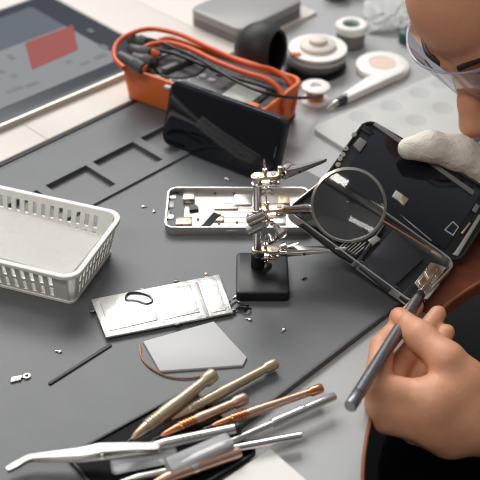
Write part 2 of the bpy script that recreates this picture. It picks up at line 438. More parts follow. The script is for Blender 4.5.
# test leads: plugs in the jacks, cables arching over the meter
def wp(px, py, z): return W(px, py, z)
def lead(name, label, m, pts, r, plug_a, plug_b, tip):
    t0 = thing(name, label, 'cable', pose(W(*pts[0][:2], 0)*1.0))
    Mi = t0.matrix_world.inverted()
    P = spline([wp(*p) for p in pts], 9)
    bm = B(); tube(bm, P, r, 10, Mi); link('cord', bm, m, t0)
    bm = B(); a, b = wp(*plug_a), wp(*plug_b)
    rod(bm, a, a.lerp(b, .62), .0052, .0062, 16, Mi); rod(bm, a.lerp(b, .6), b, .0075, .0062, 16, Mi)
    link('plug', bm, dgrey_m, t0)
    bm = B(); c = wp(*tip[0]); d = wp(*tip[1]); rod(bm, c, d, .005, .004, 14, Mi); link('plug_tip', bm, tip[2], t0)
    return t0
zt = .05
lead('test_lead', 'orange test lead looping highest over the top of the multimeter', ocable_m,
     [(124, 68, .052), (115, 58, .054), (116, 45, .056), (128, 35, .058), (150, 29, .05), (178, 34, .05), (210, 48, .05), (245, 63, .05), (275, 71, .045), (292, 86, .035), (294, 103, .02), (284, 119, .0)], .0026,
     (119, 55, .055), (143, 69, .050), ((136, 64, .052), (146, 69, .049), orange_m))
lead('test_lead', 'orange test lead running lower across the multimeter face beside the dial', ocable_m,
     [(139, 52, .048), (150, 45, .049), (168, 43, .049), (190, 49, .049), (215, 61, .049), (243, 72, .049), (268, 80, .047), (281, 92, .04), (284, 106, .03), (279, 121, .006), (282, 132, .0)], .0028,
     (128, 48, .046), (150, 54, .046), ((151, 53, .046), (159, 55, .044), orange_m))
lead('test_lead', 'thin black test lead lying across the multimeter screen', black_m,
     [(133, 40, .05), (150, 39, .05), (172, 47, .05), (195, 57, .05), (215, 69, .05), (240, 83, .05), (262, 92, .05), (280, 96, .044), (301, 98, .030), (322, 96, .006)], .0016,
     (128, 39, .048), (147, 43, .048), ((147, 43, .048), (154, 45, .046), black_m))
lead('test_lead', 'black test lead hanging down over the right end of the multimeter', black_m,
     [(140, 47, .047), (172, 53, .0475), (205, 66, .0475), (236, 78, .0475), (262, 86, .0475), (275, 92, .044), (278, 104, .032), (276, 118, .012), (272, 128, .0)], .0020,
     (133, 57, .046), (152, 63, .0455), ((150, 62, .0455), (157, 65, .044), black_m))

# ------------------------------------------------------------------ black smartphone leaning on the multimeter
BLp, BRp, TLp = V((-.0783, .1546, .0016)), V((.0306, .0780, .0016)), V((-.0662, .1719, .0627))
MB = frame(BLp, BRp-BLp, (BRp-BLp).cross(TLp-BLp))
lb = (BRp-BLp).length; wb_ = (TLp-BLp).length
bp = thing('smartphone', 'black smartphone standing on its long edge leaning against the multimeter', 'smartphone', MB)
TK = .0075
bm = B(); prism(bm, rr(lb, wb_, .010, 7, cx=lb/2, cy=wb_/2), -TK, -.0002, .0012); link('phone_case', bm, mat('dark_phone_metal', (52, 54, 60), .3, .6), bp)
bm = B(); prism(bm, rr(lb-.005, wb_-.005, .008, 7, cx=lb/2, cy=wb_/2), -.001, .0002, .0006); link('screen', bm, navyglass_m, bp)
for bx in (lb-.045, .040):
    bm = B(); prism(bm, rr(.011, .0014, .0006, 3, cx=bx, cy=wb_+.0004), -.0055, -.003); link('side_button', bm, dgrey_m, bp)
bm = B(); prism(bm, rr(.0012, .011, .0005, 3, cx=lb-.0052, cy=wb_/2), .0002, .0004); link('earpiece', bm, dgrey_m, bp)
# ------------------------------------------------------------------ things at the back of the bench
DB = DZ+.0045          # resting height on the white boards
# grey enclosure
g0, g1 = W(243, 44, DB), W(303, 14, DB)
xd_ = g1-g0; xd_.z = 0
MG = frame(V((g0.x, g0.y, DB)), xd_, (0, 0, 1))
gb = thing('enclosure', 'flat grey metal enclosure with rounded corners behind the black bowl', 'box', MG)
bm = B(); prism(bm, rr(.112, .085, .012, cx=.05, cy=.040), .0, .009, .001); link('base', bm, mgrey_m, gb)
bm = B(); prism(bm, rr(.112, .085, .012, cx=.05, cy=.040), .0098, .020, .003); link('lid', bm, boxg_m, gb)
# black bowl lying on its side, opening to the right
bc = W(262, 46, .030); br = .0305
ax = V((.80, -.42, .10)).normalized()
bl = thing('magnifier_cup', 'matte black round cup lying on its side behind the multimeter, opening to the right', 'cup', pose((bc.x, bc.y, DZ)))
Mi = bl.matrix_world.inverted()
prof = [(br*math.sin(R(a)), -br*math.cos(R(a))) for a in range(0, 131, 10)]
inn = [(.9*br*math.sin(R(a)), -.9*br*math.cos(R(a))) for a in range(128, -1, -8)]
c0 = V((bc.x, bc.y, br+DZ))
bm = B(); lathe(bm, prof+inn, c0, c0+ax, 40, Mi); link('shell', bm, bmatte_m, bl)
bm = B(); lathe(bm, [(.012, -.016), (.012, -.010), (.009, -.009), (0, -.009)], c0, c0+ax, 24, Mi); link('eyepiece', bm, dgrey_m, bl)

def spool(name, label, c, parts, cat, group=None):
    t0 = thing(name, label, cat, pose(c), group)
    for nm, prof, m in parts:
        bm = B(); lathe(bm, prof, (0, 0, 0), seg=44); link(nm, bm, m, t0)
    return t0
rc = W(315, 63, 0); rc.z = DZ
spool('solder_reel', 'dark wide reel, the lower one under the white reel of solder', rc,
      [('flange', [(.035, 0), (.035, .003), (.033, .0035), (.0, .0035)], black_m), ('coil', [(.030, .0036), (.031, .009), (.030, .012), (0, .012)], dsteel_m), ('flange', [(.034, .0121), (.035, .0125), (.035, .015), (.033, .0155), (0, .0155)], dgrey_m)], 'reel')
rc2 = V((rc.x+.002, rc.y, DZ+.0158))
sp2 = spool('solder_reel', 'white translucent reel with a raised pinkish hub on top of the dark reel', rc2,
      [('flange', [(.0335, 0), (.0335, .002), (.030, .0022), (0, .0022)], lgrey_m), ('coil', [(.029, .0023), (.029, .006), (0, .006)], steel_m), ('flange', [(.0305, .0061), (.0325, .0066), (.0325, .0085), (.030, .009), (.022, .0092), (0, .0092)], white_m), ('hub', [(.020, .0093), (.020, .013), (.018, .0145), (.010, .015), (.010, .019), (.0085, .020), (0, .020)], offw_m)], 'reel')
bm = B(); prism(bm, rr(.010, .006, .001, 2, cx=-.024, cy=-.018), .0092, .0105); link('sticker', bm, orange_m, sp2)
bc2 = W(315, 101, DZ)
spool('wire_bobbin', 'small white bobbin wound with copper wire beside the orange cables', bc2,
      [('flange', [(.0150, 0), (.0150, .002), (.0135, .0028), (0, .0028)], white_m), ('wire', [(.0085, .0029), (.0095, .006), (.0095, .0125), (.0085, .0155), (0, .0155)], copper_m), ('flange', [(.0135, .0156), (.0150, .0164), (.0150, .0182), (.0135, .0190), (.0062, .0190), (.0056, .0140), (0, .0140)], white_m)], 'bobbin')
pc_ = W(350, 45, DZ)
spool('paste_jar', 'round jar with a white ring rim and green paste inside', pc_,
      [('jar', [(.0155, 0), (.0165, .002), (.0165, .016), (.0155, .018), (0, .018)], mgrey_m), ('rim', [(.0172, .0181), (.0182, .019), (.0182, .026), (.0165, .0275), (.0105, .0275), (.0098, .026), (.0098, .0205), (0, .0205)], white_m), ('paste', [(.0095, .0206), (.0095, .0235), (.006, .0225), (0, .0228)], green_m)], 'jar')
p_ = W(336, -3, DZ)
spool('jar', 'dark base of a jar cut by the top edge of the photo', p_, [('jar', [(.015, 0), (.016, .001), (.016, .012), (0, .012)], dgrey_m), ('lid', [(.0165, .0121), (.017, .013), (.017, .020), (.015, .021), (0, .021)], white_m)], 'jar')

# flat white disc dispenser with tangent arm and metal nib
dc = W(382, 70, DZ); tipw = W(326, 107, DZ+.006); armw = W(345, 98, DZ+.006)
dd = thing('braid_dispenser', 'white disc dispenser with a long arm ending in a metal nib', 'dispenser', pose((dc.x, dc.y, DZ)))
Mi = dd.matrix_world.inverted()
bm = B(); lathe(bm, [(.028, 0), (.0295, .0015), (.0295, .007), (.027, .009), (.016, .0093), (.015, .0083), (.005, .0083), (0, .0088)], (0, 0, 0), seg=48); link('disc', bm, white_m, dd)
bm = B(); lathe(bm, [(.0145, .0084), (.0145, .0092), (.004, .0094), (0, .0094)], (0, 0, 0), seg=36); link('label', bm, mat('pinkish_label', (226, 200, 188), .6), dd)
dirn = (V((armw.x, armw.y, 0))-V((tipw.x, tipw.y, 0))).normalized(); a0 = V((armw.x, armw.y, DZ+.0055))
# the arm leaves the disc on its lower right side
nrm = V((dirn.y, -dirn.x, 0)); far = V((dc.x, dc.y, DZ+.0055))+nrm*.0225
MA = frame(a0, far-a0, (0, 0, 1)); Ln = (far-a0).length
bm = B(); prism(bm, [(0, -.0045), (Ln, -.0065), (Ln+.012, -.002), (Ln+.012, .006), (Ln*.55, .012), (0, .0045)], -.004, .0042, .0012, M=Mi @ MA); link('arm', bm, white_m, dd)
bm = B(); rod(bm, (-.012, 0, 0), (.001, 0, 0), .0042, .0045, 18, Mi @ MA); ringp = link('ferrule', bm, dsteel_m, dd)
bm = B(); rod(bm, (.001, 0, 0), (.004, 0, 0), .0050, .0050, 18, Mi @ MA); link('collar', bm, chrome_m, dd)
bm = B(); rod(bm, (-.026, 0, -.001), (-.012, 0, 0), .0012, .0034, 14, Mi @ MA); link('nib', bm, steel_m, dd)

# pale tray with shallow round pits
t0_, t1_ = W(311, 131, DZ), W(430, 80, DZ)
MTR = frame(V((t0_.x, t0_.y, DZ)), t1_-t0_, (0, 0, 1))
tr = thing('palette_tray', 'pale grey silicone tray with round pits behind the opened smartphone', 'tray', MTR)
TL_, TW_ = .30, .115
bm = B()
pits = []
for px, py in ((360, 116), (391, 105.5), (420, 92.5), (333, 127)):
    q = on(MTR, px, py, .005); pits.append((q.x, q.y))
pits = pits[:3]
outer = rr(TL_, TW_, .008, 5, cx=TL_/2, cy=-TW_/2)
t = bmesh.new()
ov = [t.verts.new((*p, .0046)) for p in outer]; oe = [t.edges.new((ov[i], ov[(i+1) % len(ov)])) for i in range(len(ov))]
allp = pits + [(pits[0][0]+i*(pits[1][0]-pits[0][0]), -.055) for i in range(-1, 5)] + [(pits[2][0]+i*.033, pits[2][1]) for i in (1, 2, 3)]
es = list(oe); rings = []
for x, y in allp:
    c = [t.verts.new((x+.0115*math.cos(2*PI*k/24), y+.0115*math.sin(2*PI*k/24), .0046)) for k in range(24)]
    es += [t.edges.new((c[k], c[(k+1) % 24])) for k in range(24)]; rings.append((c, x, y))
bmesh.ops.triangle_fill(t, use_beauty=True, use_dissolve=False, edges=es)
for f in list(t.faces):
    cc = f.calc_center_median()
    if any((cc.x-x)**2+(cc.y-y)**2 < .0113**2 and all(v in set(c) for v in f.verts) for c, x, y in rings): t.faces.remove(f)
for c, x, y in rings:
    prev = c
    for r_, z in ((.0085, .0042), (.005, .0040)):
        nn = [t.verts.new((x+r_*math.cos(2*PI*k/24), y+r_*math.sin(2*PI*k/24), z)) for k in range(24)]
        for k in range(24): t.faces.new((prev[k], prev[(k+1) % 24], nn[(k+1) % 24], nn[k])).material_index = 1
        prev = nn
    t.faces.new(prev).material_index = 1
lo = [t.verts.new((*p, 0)) for p in outer]
for i in range(len(lo)):
    j = (i+1) % len(lo); t.faces.new((lo[i], lo[j], ov[j], ov[i]))
t.faces.new(lo[::-1])
add(bm, t); link('tray_body', bm, [tray_m, pit_m], tr)

# crumpled clear bag, green bottle
def crumple(c, sx, sy, sz, seed, m, name, label, cat):
    rnd = random.Random(seed); t = bmesh.new(); bmesh.ops.create_icosphere(t, subdivisions=4, radius=1)
    dirs = [(V((rnd.gauss(0, 1), rnd.gauss(0, 1), rnd.gauss(0, 1))).normalized(), rnd.uniform(.6, 1.05)) for _ in range(70)]
    for v in t.verts:
        n = v.co.normalized(); k = min(h/max(n.dot(d), .05) for d, h in dirs); k = min(k, 1.15)*(1+.10*math.sin(23*n.x+seed)*math.sin(19*n.y+11*n.z))
        v.co = V((n.x*k*sx, n.y*k*sy, max(n.z*k*sz, -.55*sz)))
    mz = min(v.co.z for v in t.verts)
    for v in t.verts: v.co.z -= mz
    bm = B(); add(bm, t); o = link(name, bm, m, ang=20); o.location = c; return tag(o, label, cat)
crumple(W(385, 20, DZ), .042, .055, .017, 3, bag_m, 'plastic_bag', 'crumpled clear plastic bag at the top of the bench left of the forehead', 'bag')
crumple(W(362, -6, DZ), .028, .03, .014, 9, bag_m, 'plastic_bag', 'smaller crumpled clear bag at the very top edge behind the green paste jar', 'bag')
gp = W(406, 42, DZ)
spool('bottle_cap', 'dark green cap half hidden behind the left lens of the safety glasses', gp, [('cap', [(.008, 0), (.009, .001), (.009, .013), (.0075, .014), (0, .014)], green_m)], 'cap')

# ------------------------------------------------------------------ white basket
BH = .037
MBK = pose((-.1275, -.0985, .0), R(-19.5))         # origin at the front right rim corner (plan)
bk = thing('basket', 'white plastic basket with slotted walls at the left edge', 'basket', MBK)
BW, BD = .235, .095
oc = (-BW/2, BD/2)
rim_o = rr(BW, BD, .014, 6, *oc); rim_i = rr(BW-.010, BD-.010, .010, 6, *oc)
bm = B(); ringwall(bm, rim_o, rim_i, BH-.0035, BH, bev=.0014, outer0=rr(BW-.001, BD-.001, .0135, 6, *oc), inner0=rr(BW-.010, BD-.010, .010, 6, *oc)); link('rim', bm, white_m, bk)
def slot_wall(A, B_, C, D, n, m0, m1, rows, thick, nrm, name):
    # wall quad A(bottom start) B(bottom end) C(top end) D(top start), with n slots per row
    A, B_, C, D = map(V, (A, B_, C, D)); t = bmesh.new()
    us = [0, m0]; sl = []
    w = (1-m0-m1)/n
    for i in range(n): us += [m0+w*(i+.27), m0+w*(i+.73)]; sl.append(len(us)-2)
    us += [1-m1, 1]; us = sorted(set(us)); vs = [0]
    for r0, r1 in rows: vs += [r0, r1]
    vs += [1]
    def P(u, v): return (A.lerp(B_, u)).lerp(D.lerp(C, u), v)
    G = [[t.verts.new(P(u, v)) for v in vs] for u in us]
    for i in range(len(us)-1):
        for j in range(len(vs)-1):
            um = (us[i]+us[i+1])/2; f = (um-m0)/w
            hole = 0 <= f < n and .27 < f-int(f) < .73 and any(r0 < (vs[j]+vs[j+1])/2 < r1 for r0, r1 in rows)
            if not hole: t.faces.new((G[i][j], G[i+1][j], G[i+1][j+1], G[i][j+1]))
    for f in t.faces: f.normal_update()
    nrm = V(nrm)
    r_ = bmesh.ops.extrude_face_region(t, geom=list(t.faces))
    bmesh.ops.translate(t, verts=[g for g in r_['geom'] if isinstance(g, bmesh.types.BMVert)], vec=nrm*thick)
    bm = B(); add(bm, t); link(name, bm, white_m, bk)
IN, e = .011, .0035
x0, x1, y0, y1 = -BW, 0, 0, BD
zt_ = BH-.003
def c_(x, y, z): return (x, y, z)
rc_ = .0
slot_wall((x0+IN, y0+IN, .002), (x1-IN-.004, y0+IN, .002), (x1-e-.006, y0+e, zt_), (x0+e, y0+e, zt_), 24, .04, .05, [(.10, .44), (.54, .90)], .0016, (0, 1, 0), 'slotted_wall')
slot_wall((x0+IN, y1-IN, .002), (x1-IN-.004, y1-IN, .002), (x1-e-.006, y1-e, zt_), (x0+e, y1-e, zt_), 24, .04, .05, [(.10, .44), (.54, .90)], .0016, (0, -1, 0), 'slotted_wall')
slot_wall((x1-IN, y0+IN+.004, .002), (x1-IN, y1-IN-.004, .002), (x1-e, y1-e-.006, zt_), (x1-e, y0+e+.006, zt_), 10, .06, .06, [(.10, .44), (.54, .90)], .0016, (-1, 0, 0), 'slotted_wall')
slot_wall((x0+IN, y0+IN+.004, .002), (x0+IN, y1-IN-.004, .002), (x0+e, y1-e-.006, zt_), (x0+e, y0+e+.006, zt_), 10, .06, .06, [(.10, .44), (.54, .90)], .0016, (1, 0, 0), 'slotted_wall')
for cx_, cy_, sx_, sy_ in ((x1, y0, -1, 1), (x1, y1, -1, -1), (x0, y0, 1, 1), (x0, y1, 1, -1)):
    t = bmesh.new(); lo = []; hi = []
    for k in range(7):
        a = R(15*k); 
        rb, rt = .006, .008
        bx, by = cx_+sx_*(IN+rb*(1-math.cos(a))), cy_+sy_*(IN+rb*(1-math.sin(a)))
        tx, ty = cx_+sx_*(e+rt*(1-math.cos(a))), cy_+sy_*(e+rt*(1-math.sin(a)))
        lo.append(t.verts.new((bx, by, .002))); hi.append(t.verts.new((tx, ty, zt_)))
    for k in range(6): t.faces.new((lo[k], lo[k+1], hi[k+1], hi[k]))
    bmesh.ops.solidify(t, geom=list(t.faces), thickness=.0014)
    bm = B(); add(bm, t); link('corner_post', bm, white_m, bk)
bm = B(); prism(bm, rr(BW-2*IN+.002, BD-2*IN+.002, .006, 5, *oc), .0005, .0026); link('floor_panel', bm, white_m, bk)
# sheet lying in it, sloping down towards the right
t = bmesh.new(); N1, N2 = 16, 8; g = []
for i in range(N1+1):
    row = []
    for j in range(N2+1):
        u, v = i/N1, j/N2
        x = -BW+.020+u*(BW-.035); y = .0165+v*(BD-.033)
        z = .031-.0060*u*v - .0055*u + .0008*math.sin(5*u+3*v)
        row.append(t.verts.new((x, y, max(z, .004))))
    g.append(row)
for i in range(N1):
    for j in range(N2): t.faces.new((g[i][j], g[i+1][j], g[i+1][j+1], g[i][j+1]))
bmesh.ops.solidify(t, geom=list(t.faces), thickness=-.0006)
bm = B(); add(bm, t); o = link('paper_liner', bm, liner_m); o.matrix_world = MBK
tag(o, 'white sheet of paper lying inside the white basket', 'paper')

# ------------------------------------------------------------------ silver open phone shell
MH = pose((-.0662, .0065, .0002))
hs = thing('phone_shell', 'empty silver smartphone shell lying open on the mat left of the stand', 'phone shell', MH)
HL, HW, HH = .130, .062, .0085
cx, cy = HL/2, HW/2
bm = B(); ringwall(bm, rr(HL, HW, .009, 6, cx=cx, cy=cy), rr(HL-.004, HW-.004, .007, 6, cx=cx, cy=cy), 0, HH, bev=.0006); link('frame', bm, steel_m, hs)
bm = B(); prism(bm, rr(HL-.003, HW-.003, .0075, 6, cx=cx, cy=cy), .0004, .0022); link('back_plate', bm, alu_m, hs)
def oH(px, py, z=.003): q = on(MH, px, py, z); return q.x, q.y
bm = B(); prism(bm, rr(.0135, HW-.008, .002, 3, cx=.0095, cy=cy), .0022, .0032); link('end_bay', bm, dgrey_m, hs)
x, y = oH(189, 200); bm = B(); box(bm, (x, y, .0050), (.0105, .0095, .0050), .0008, None); link('camera_block', bm, steel_m, hs)
x, y = oH(192, 209); bm = B(); prism(bm, [(x-.002, y-.004), (x+.006, y-.002), (x+.006, y+.001), (x+.002, y+.006), (x-.003, y+.003)], .0022, .0048); link('flex_connector', bm, black_m, hs)
x, y = oH(184, 223); bm = B(); box(bm, (x, y, .0042), (.014, .011, .0036), .0006); link('speaker_can', bm, champ_m, hs)
for dx_ in (-.003, .003):
    bm = B(); box(bm, (x+dx_, y, .00605), (.0025, .0010, .0003)); link('contact', bm, black_m, hs)
t = bmesh.new(); P = []
for k, (px, py, z) in enumerate(((196, 229, .003), (203, 224, .004), (209, 217, .009), (214, 212, .013))):
    q0 = on(MH, px, py, z); q1 = on(MH, px+7, py+3, z); P.append((t.verts.new(q0), t.verts.new(q1)))
for a, b in zip(P, P[1:]): t.faces.new((a[0], a[1], b[1], b[0]))
bmesh.ops.solidify(t, geom=list(t.faces), thickness=.0005); bm = B(); add(bm, t); link('flex_cable', bm, mat('flex_grey', (92, 92, 100), .4), hs)
for px, py, w_, h_, m in ((218, 219, .011, .007, champ_m), (226, 208, .022, .004, steel_m), (243, 200, .016, .016, steel_m), (172, 197, .008, .006, steel_m), (171, 205, .006, .010, chip_m), (170, 217, .007, .007, steel_m), (176, 193, .006, .004, dsteel_m), (284, 200, .010, .012, champ_m), (279, 221, .012, .009, steel_m), (291, 210, .006, .014, dsteel_m)):
    x, y = oH(px, py); bm = B(); prism(bm, rr(w_, h_, .001, 3, cx=x, cy=y), .0022, .0040, .0004); link('bracket', bm, m, hs)
for px, py in ((220, 215), (237, 222), (219, 223), (198, 219), (234, 193), (215, 193), (248, 215)):
    x, y = oH(px, py); bm = B(); lathe(bm, [(.0012, .0022), (.0012, .0034), (0, .0034)], (x, y, 0), seg=12); link('standoff', bm, dgrey_m, hs)
for k in range(5):
    bm = B(); box(bm, (cx+.012+0*k, .016+.007*k, .00225), (.052, .0006, .0003)); link('ridge', bm, dsteel_m, hs)
x, y = oH(232, 232, .004); bm = B(); prism(bm, rr(.010, .0012, .0005, 3, cx=x, cy=0), .003, .0055); link('side_button', bm, chrome_m, hs)

# ------------------------------------------------------------------ opened smartphone
loA = (V((.0771, .0346, .0411)), V((.7634, -.5828, -.2785)), V((-.6001, -.7994, .0281)), .1333, .0701)
MLO = frame(loA[0], loA[1], loA[1].cross(loA[2])*-1)
# local: x along the hinge, y from hinge towards the viewer's left (negated), z out of the open face
yv = (MLO.inverted().to_3x3() @ loA[2]).y
sg = 1 if yv > 0 else -1
op = thing('opened_smartphone', 'disassembled smartphone opened like a book, held by the white glove over the mat edge', 'smartphone', MLO)
PL, PW = loA[3], loA[4]
n_out = MLO.to_3x3() @ V((0, 0, 1))
def ol(px, py, z=.0075): q = on(MLO, px, py, z); return q.x, q.y
cy0 = sg*PW/2
bm = B(); ringwall(bm, rr(PL, PW, .011, 7, cx=PL/2, cy=cy0), rr(PL-.0036, PW-.0036, .0095, 7, cx=PL/2, cy=cy0), 0, .0075, bev=.0008); link('frame', bm, steel_m, op)
bm = B(); prism(bm, rr(PL-.003, PW-.003, .010, 7, cx=PL/2, cy=cy0), .0003, .0035); link('back_plate', bm, pcb_m, op)
def patch(name, quadpx, z0, z1, m, par, M, bev=.0004, base=None):
    P = [on(M, px, py, z1) for px, py in quadpx]; P = [(p.x, p.y) for p in P]
    ar = sum(P[i][0]*P[(i+1) % len(P)][1]-P[(i+1) % len(P)][0]*P[i][1] for i in range(len(P)))
    if ar < 0: P = P[::-1]
    bm = B(); prism(bm, P, z0, z1, bev, M=base); return link(name, bm, m, par)
patch('battery', [(394, 229), (424, 258), (389, 291), (360, 266)], .0036, .0066, batt_m, op, MLO, .0008)
bt2 = patch('battery', [(300, 224), (326, 214), (383, 232), (352, 262), (338, 254)], .0036, .0060, battd_m, op, MLO, .0006)
for k in range(7):
    a, b = V((346+k*2.9, 238+k*2.4)), V((358+k*2.9, 228+k*2.4))
    a = V((339+k*2.6, 247+k*1.2)); b = a+V((13, -11))*(.7+.3*((k*7) % 3)/2)
    patch('fine_print', [a, b, b+V((.7, .6)), a+V((.7, .6))], .00601, .0062, print_m, bt2, MLO, 0)
patch('bracket', [(368, 240), (376, 235), (381, 239), (373, 245)], .0036, .0068, chip_m, op, MLO)
patch('rail', [(383, 225), (386, 224), (356, 268), (352, 266)], .0036, .0064, dsteel_m, op, MLO)
patch('logic_board', [(411, 287), (431, 262), (446, 267), (425, 301)], .0036, .0050, steel_m, op, MLO)
patch('logic_shield', [(425, 272), (436, 265), (444, 272), (432, 285)], .0036, .0062, champ_m, op, MLO)
patch('logic_shield', [(418, 281), (424, 276), (431, 287), (425, 294)], .0036, .0058, champ_m, op, MLO)
patch('connector', [(426, 288), (433, 286), (437, 281), (440, 284), (428, 299), (422, 299)], .0036, .0064, steel_m, op, MLO)
patch('speaker', [(400, 296), (414, 282), (419, 288), (408, 303)], .0036, .0060, black_m, op, MLO)
for px, py in ((427, 268), (437, 275), (420, 286), (430, 291), (423, 297), (416, 295)):
    x, y = ol(px, py, .0066); bm = B(); lathe(bm, [(.0012, .0060), (.0012, .0068), (0, .0068)], (x, y, 0), seg=12); link('screw', bm, chrome_m, op)
# a thin metal rail along the inner front edge, with clips
for k in range(7):
    x = .012+k*.017; bm = B(); box(bm, (x, sg*(PW-.0046), .0052), (.008, .0022, .0028), .0004); link('clip', bm, dsteel_m, op)
# display half, tilted up
upA = (V((.0696, .0238, .045)), V((.8256, -.4893, -.281)), V((.5635, .6907, .4532)), .1333*.99, .0701*.9975)
nz = upA[1].cross(upA[2])
if nz.dot(CAM-upA[0]) < 0: nz = -nz
MUP = frame(upA[0], upA[1], nz); yu = (MUP.inverted().to_3x3() @ upA[2]).y; su = 1 if yu > 0 else -1
MR = MLO.inverted() @ MUP
UL, UW = upA[3]+.004, upA[4]+.004
cyu = su*UW/2
bm = B(); prism(bm, rr(UL, UW, .011, 7, cx=UL/2, cy=cyu), -.0035, -.0008, .0006, M=MR)
ringwall(bm, rr(UL, UW, .011, 7, cx=UL/2, cy=cyu), rr(UL-.004, UW-.004, .009, 7, cx=UL/2, cy=cyu), -.002, .0012, M=MR, bev=.0004); dp = link('display_panel', bm, black_m, op)
bm = B(); prism(bm, rr(UL-.028, UW-.010, .003, 4, cx=UL/2-.002, cy=cyu+su*.000), -.0009, .0004, .0003, M=MR); link('backlight_sheet', bm, navyglass_m, dp)
def up(name, q, z, m, bev=.0003): return patch(name, q, -.0005, z, m, dp, MUP, bev, MR)
up('edge_strip', [(373, 124.5), (376, 122), (402, 139.5), (400, 143.5)], .0016, mgrey_m)
up('edge_strip', [(414, 152.5), (417, 150), (475, 191), (472.5, 195)], .0016, mgrey_m)
up('earpiece_block', [(353, 145), (360, 137), (367, 142), (360, 152)], .0024, mgrey_m)
for px, py in ((354, 135), (343, 155), (340, 159), (346, 149), (338, 165)):
    q = on(MUP, px, py, 0); bm = B(); lathe(bm, [(.0022, -.0005), (.0022, .0012), (.0014, .0014), (0, .0010)], (q.x, q.y, 0), seg=16, M=MR); link('sensor', bm, chip_m, dp)
up('flex_cable', [(362, 123), (371, 128), (374, 133), (370, 135), (360, 128)], .0010, battd_m)
up('chip', [(396, 190), (402, 194), (398, 200), (392, 196)], .0022, lgrey_m)
up('chip', [(402, 194), (409, 199), (404, 206), (398, 200)], .0026, champ_m)
sqo = up('square_outline', [(443, 221), (458, 232), (452, 240), (443, 233)], .0008, steel_m) if False else None
qa = [on(MUP, *p, .0008) for p in ((453, 221), (459, 227), (453, 236), (444, 230))]
qc = sum(qa, V())/4
oo = [(p.x, p.y) for p in qa]; ii = [(qc.x+(p.x-qc.x)*.8, qc.y+(p.y-qc.y)*.8) for p in qa]
bm = B(); ringwall(bm, oo, ii, .0003, .0011, M=MR); link('button_square', bm, steel_m, dp)
up('connector', [(469, 222), (471, 223), (463, 234), (461, 233)], .0016, gold_m)
up('side_bracket', [(452, 254), (455, 252), (479, 214), (482, 216), (458, 256)], .0014, chip_m)
up('side_bracket', [(476, 203), (480, 206), (476, 213), (472, 210)], .0016, mgrey_m)
up('copper_flex', [(381, 219), (386, 221), (440, 254), (438, 258), (402, 240)], .0010, copper_m)
up('contact_plate', [(432, 250), (444, 255), (441, 260), (430, 254)], .0018, champ_m)
up('metal_edge', [(398, 213), (400, 214), (432, 240), (431, 241)], .0012, steel_m)

# ------------------------------------------------------------------ helping hand stand with magnifier
YS = -.046
SX = .0146
hh = thing('helping_hand', 'chrome helping-hand stand with clips and round magnifier on a black square base', 'stand', pose((SX, YS, .0002)))
Hi = hh.matrix_world.inverted()
bpts = [W(236, 255, .008), W(283, 253, .008), W(292, 291, .008), W(239, 294, .008)]
cxb = sum((p.x for p in bpts))/4; cyb = sum((p.y for p in bpts))/4
bm = B(); prism(bm, rr(.043, .053, .004, 5, cx=cxb, cy=cyb), .0002, .0088, .0018, M=Hi); link('base', bm, black_m, hh)
bm = B(); rod(bm, (SX, YS, .006), (SX, YS, .022), .0058, .0054, 24, Hi); link('socket', bm, black_m, hh)
bm = B(); rod(bm, (SX, YS, .018), (SX-.0012, YS, .1005), .0034, .0034, 24, Hi); link('rod', bm, chrome_m, hh)
def wing(par, c, d, up_, s=1.0):
    # wing screw: shaft with a two-lobed thumb piece
    c, d = V(c), V(d).normalized(); bm = B(); rod(bm, c, c+d*.006*s, .0018*s, .0018*s, 12, Hi); rod(bm, c+d*.005*s, c+d*.0075*s, .0026*s, .0022*s, 12, Hi)
    w_ = V(up_).normalized()
    for k in (-1, 1):
        ctr = c+d*.0105*s+w_*k*.0036*s
        MWg = frame(ctr, d+w_*k*.6, w_.cross(d)); t = bmesh.new()
        bmesh.ops.create_uvsphere(t, u_segments=14, v_segments=10, radius=1, matrix=Mx.Diagonal((.0048*s, .0030*s, .0010*s, 1))); add(bm, t, Hi @ MWg)
    return link('wing_screw', bm, chrome_m, par)
def thumb(par, c, d, s=1.0):
    c, d = V(c), V(d).normalized(); bm = B(); rod(bm, c, c+d*.005*s, .0016*s, .0016*s, 12, Hi); lathe(bm, [(.0030*s, 0), (.0036*s, .0006), (.0036*s, .0024*s), (.0028*s, .003*s), (0, .003*s)], c+d*.004*s, c+d*.02, 20, Hi); return link('thumb_screw', bm, chrome_m, par)
def clamp(c, d, label=None, w_=.0225):
    # pair of plates gripping the rod at one end and a ball at the other
    c, d = V(c), V(d).normalized(); n = V((0, 0, 1)); n = (n-d*n.dot(d)).normalized()
    MC = frame(c, d, n); bm = B()
    pts = rr(w_, .0088, .0042, 6, cx=w_/2-.0050, cy=0)
    prism(bm, pts, .0024, .0042, .0005, M=Hi @ MC)
    a = link('clamp', bm, champ_m, hh)
    bm = B(); prism(bm, pts, -.0042, -.0024, .0004, M=Hi @ MC); link('clamp_plate', bm, chrome_m, a)
    for x in (.0, w_-.0100):
        bm = B(); lathe(bm, [(.0022, .0042), (.0022, .0047), (.0012, .0047), (0, .0046)], (x, 0, 0), seg=14, M=Hi @ MC); link('rivet', bm, dsteel_m, a)
    bm = B(); ball(bm, MC @ V((w_-.0100, 0, 0)), .0036, Hi); link('ball', bm, chrome_m, a)
    wing(a, MC @ V((w_*.28, 0, .0035)), n, d.cross(n), .8); wing(a, MC @ V((w_*.28, 0, -.004)), -n, d, .8)
    return a, MC @ V((w_-.0100, 0, 0))
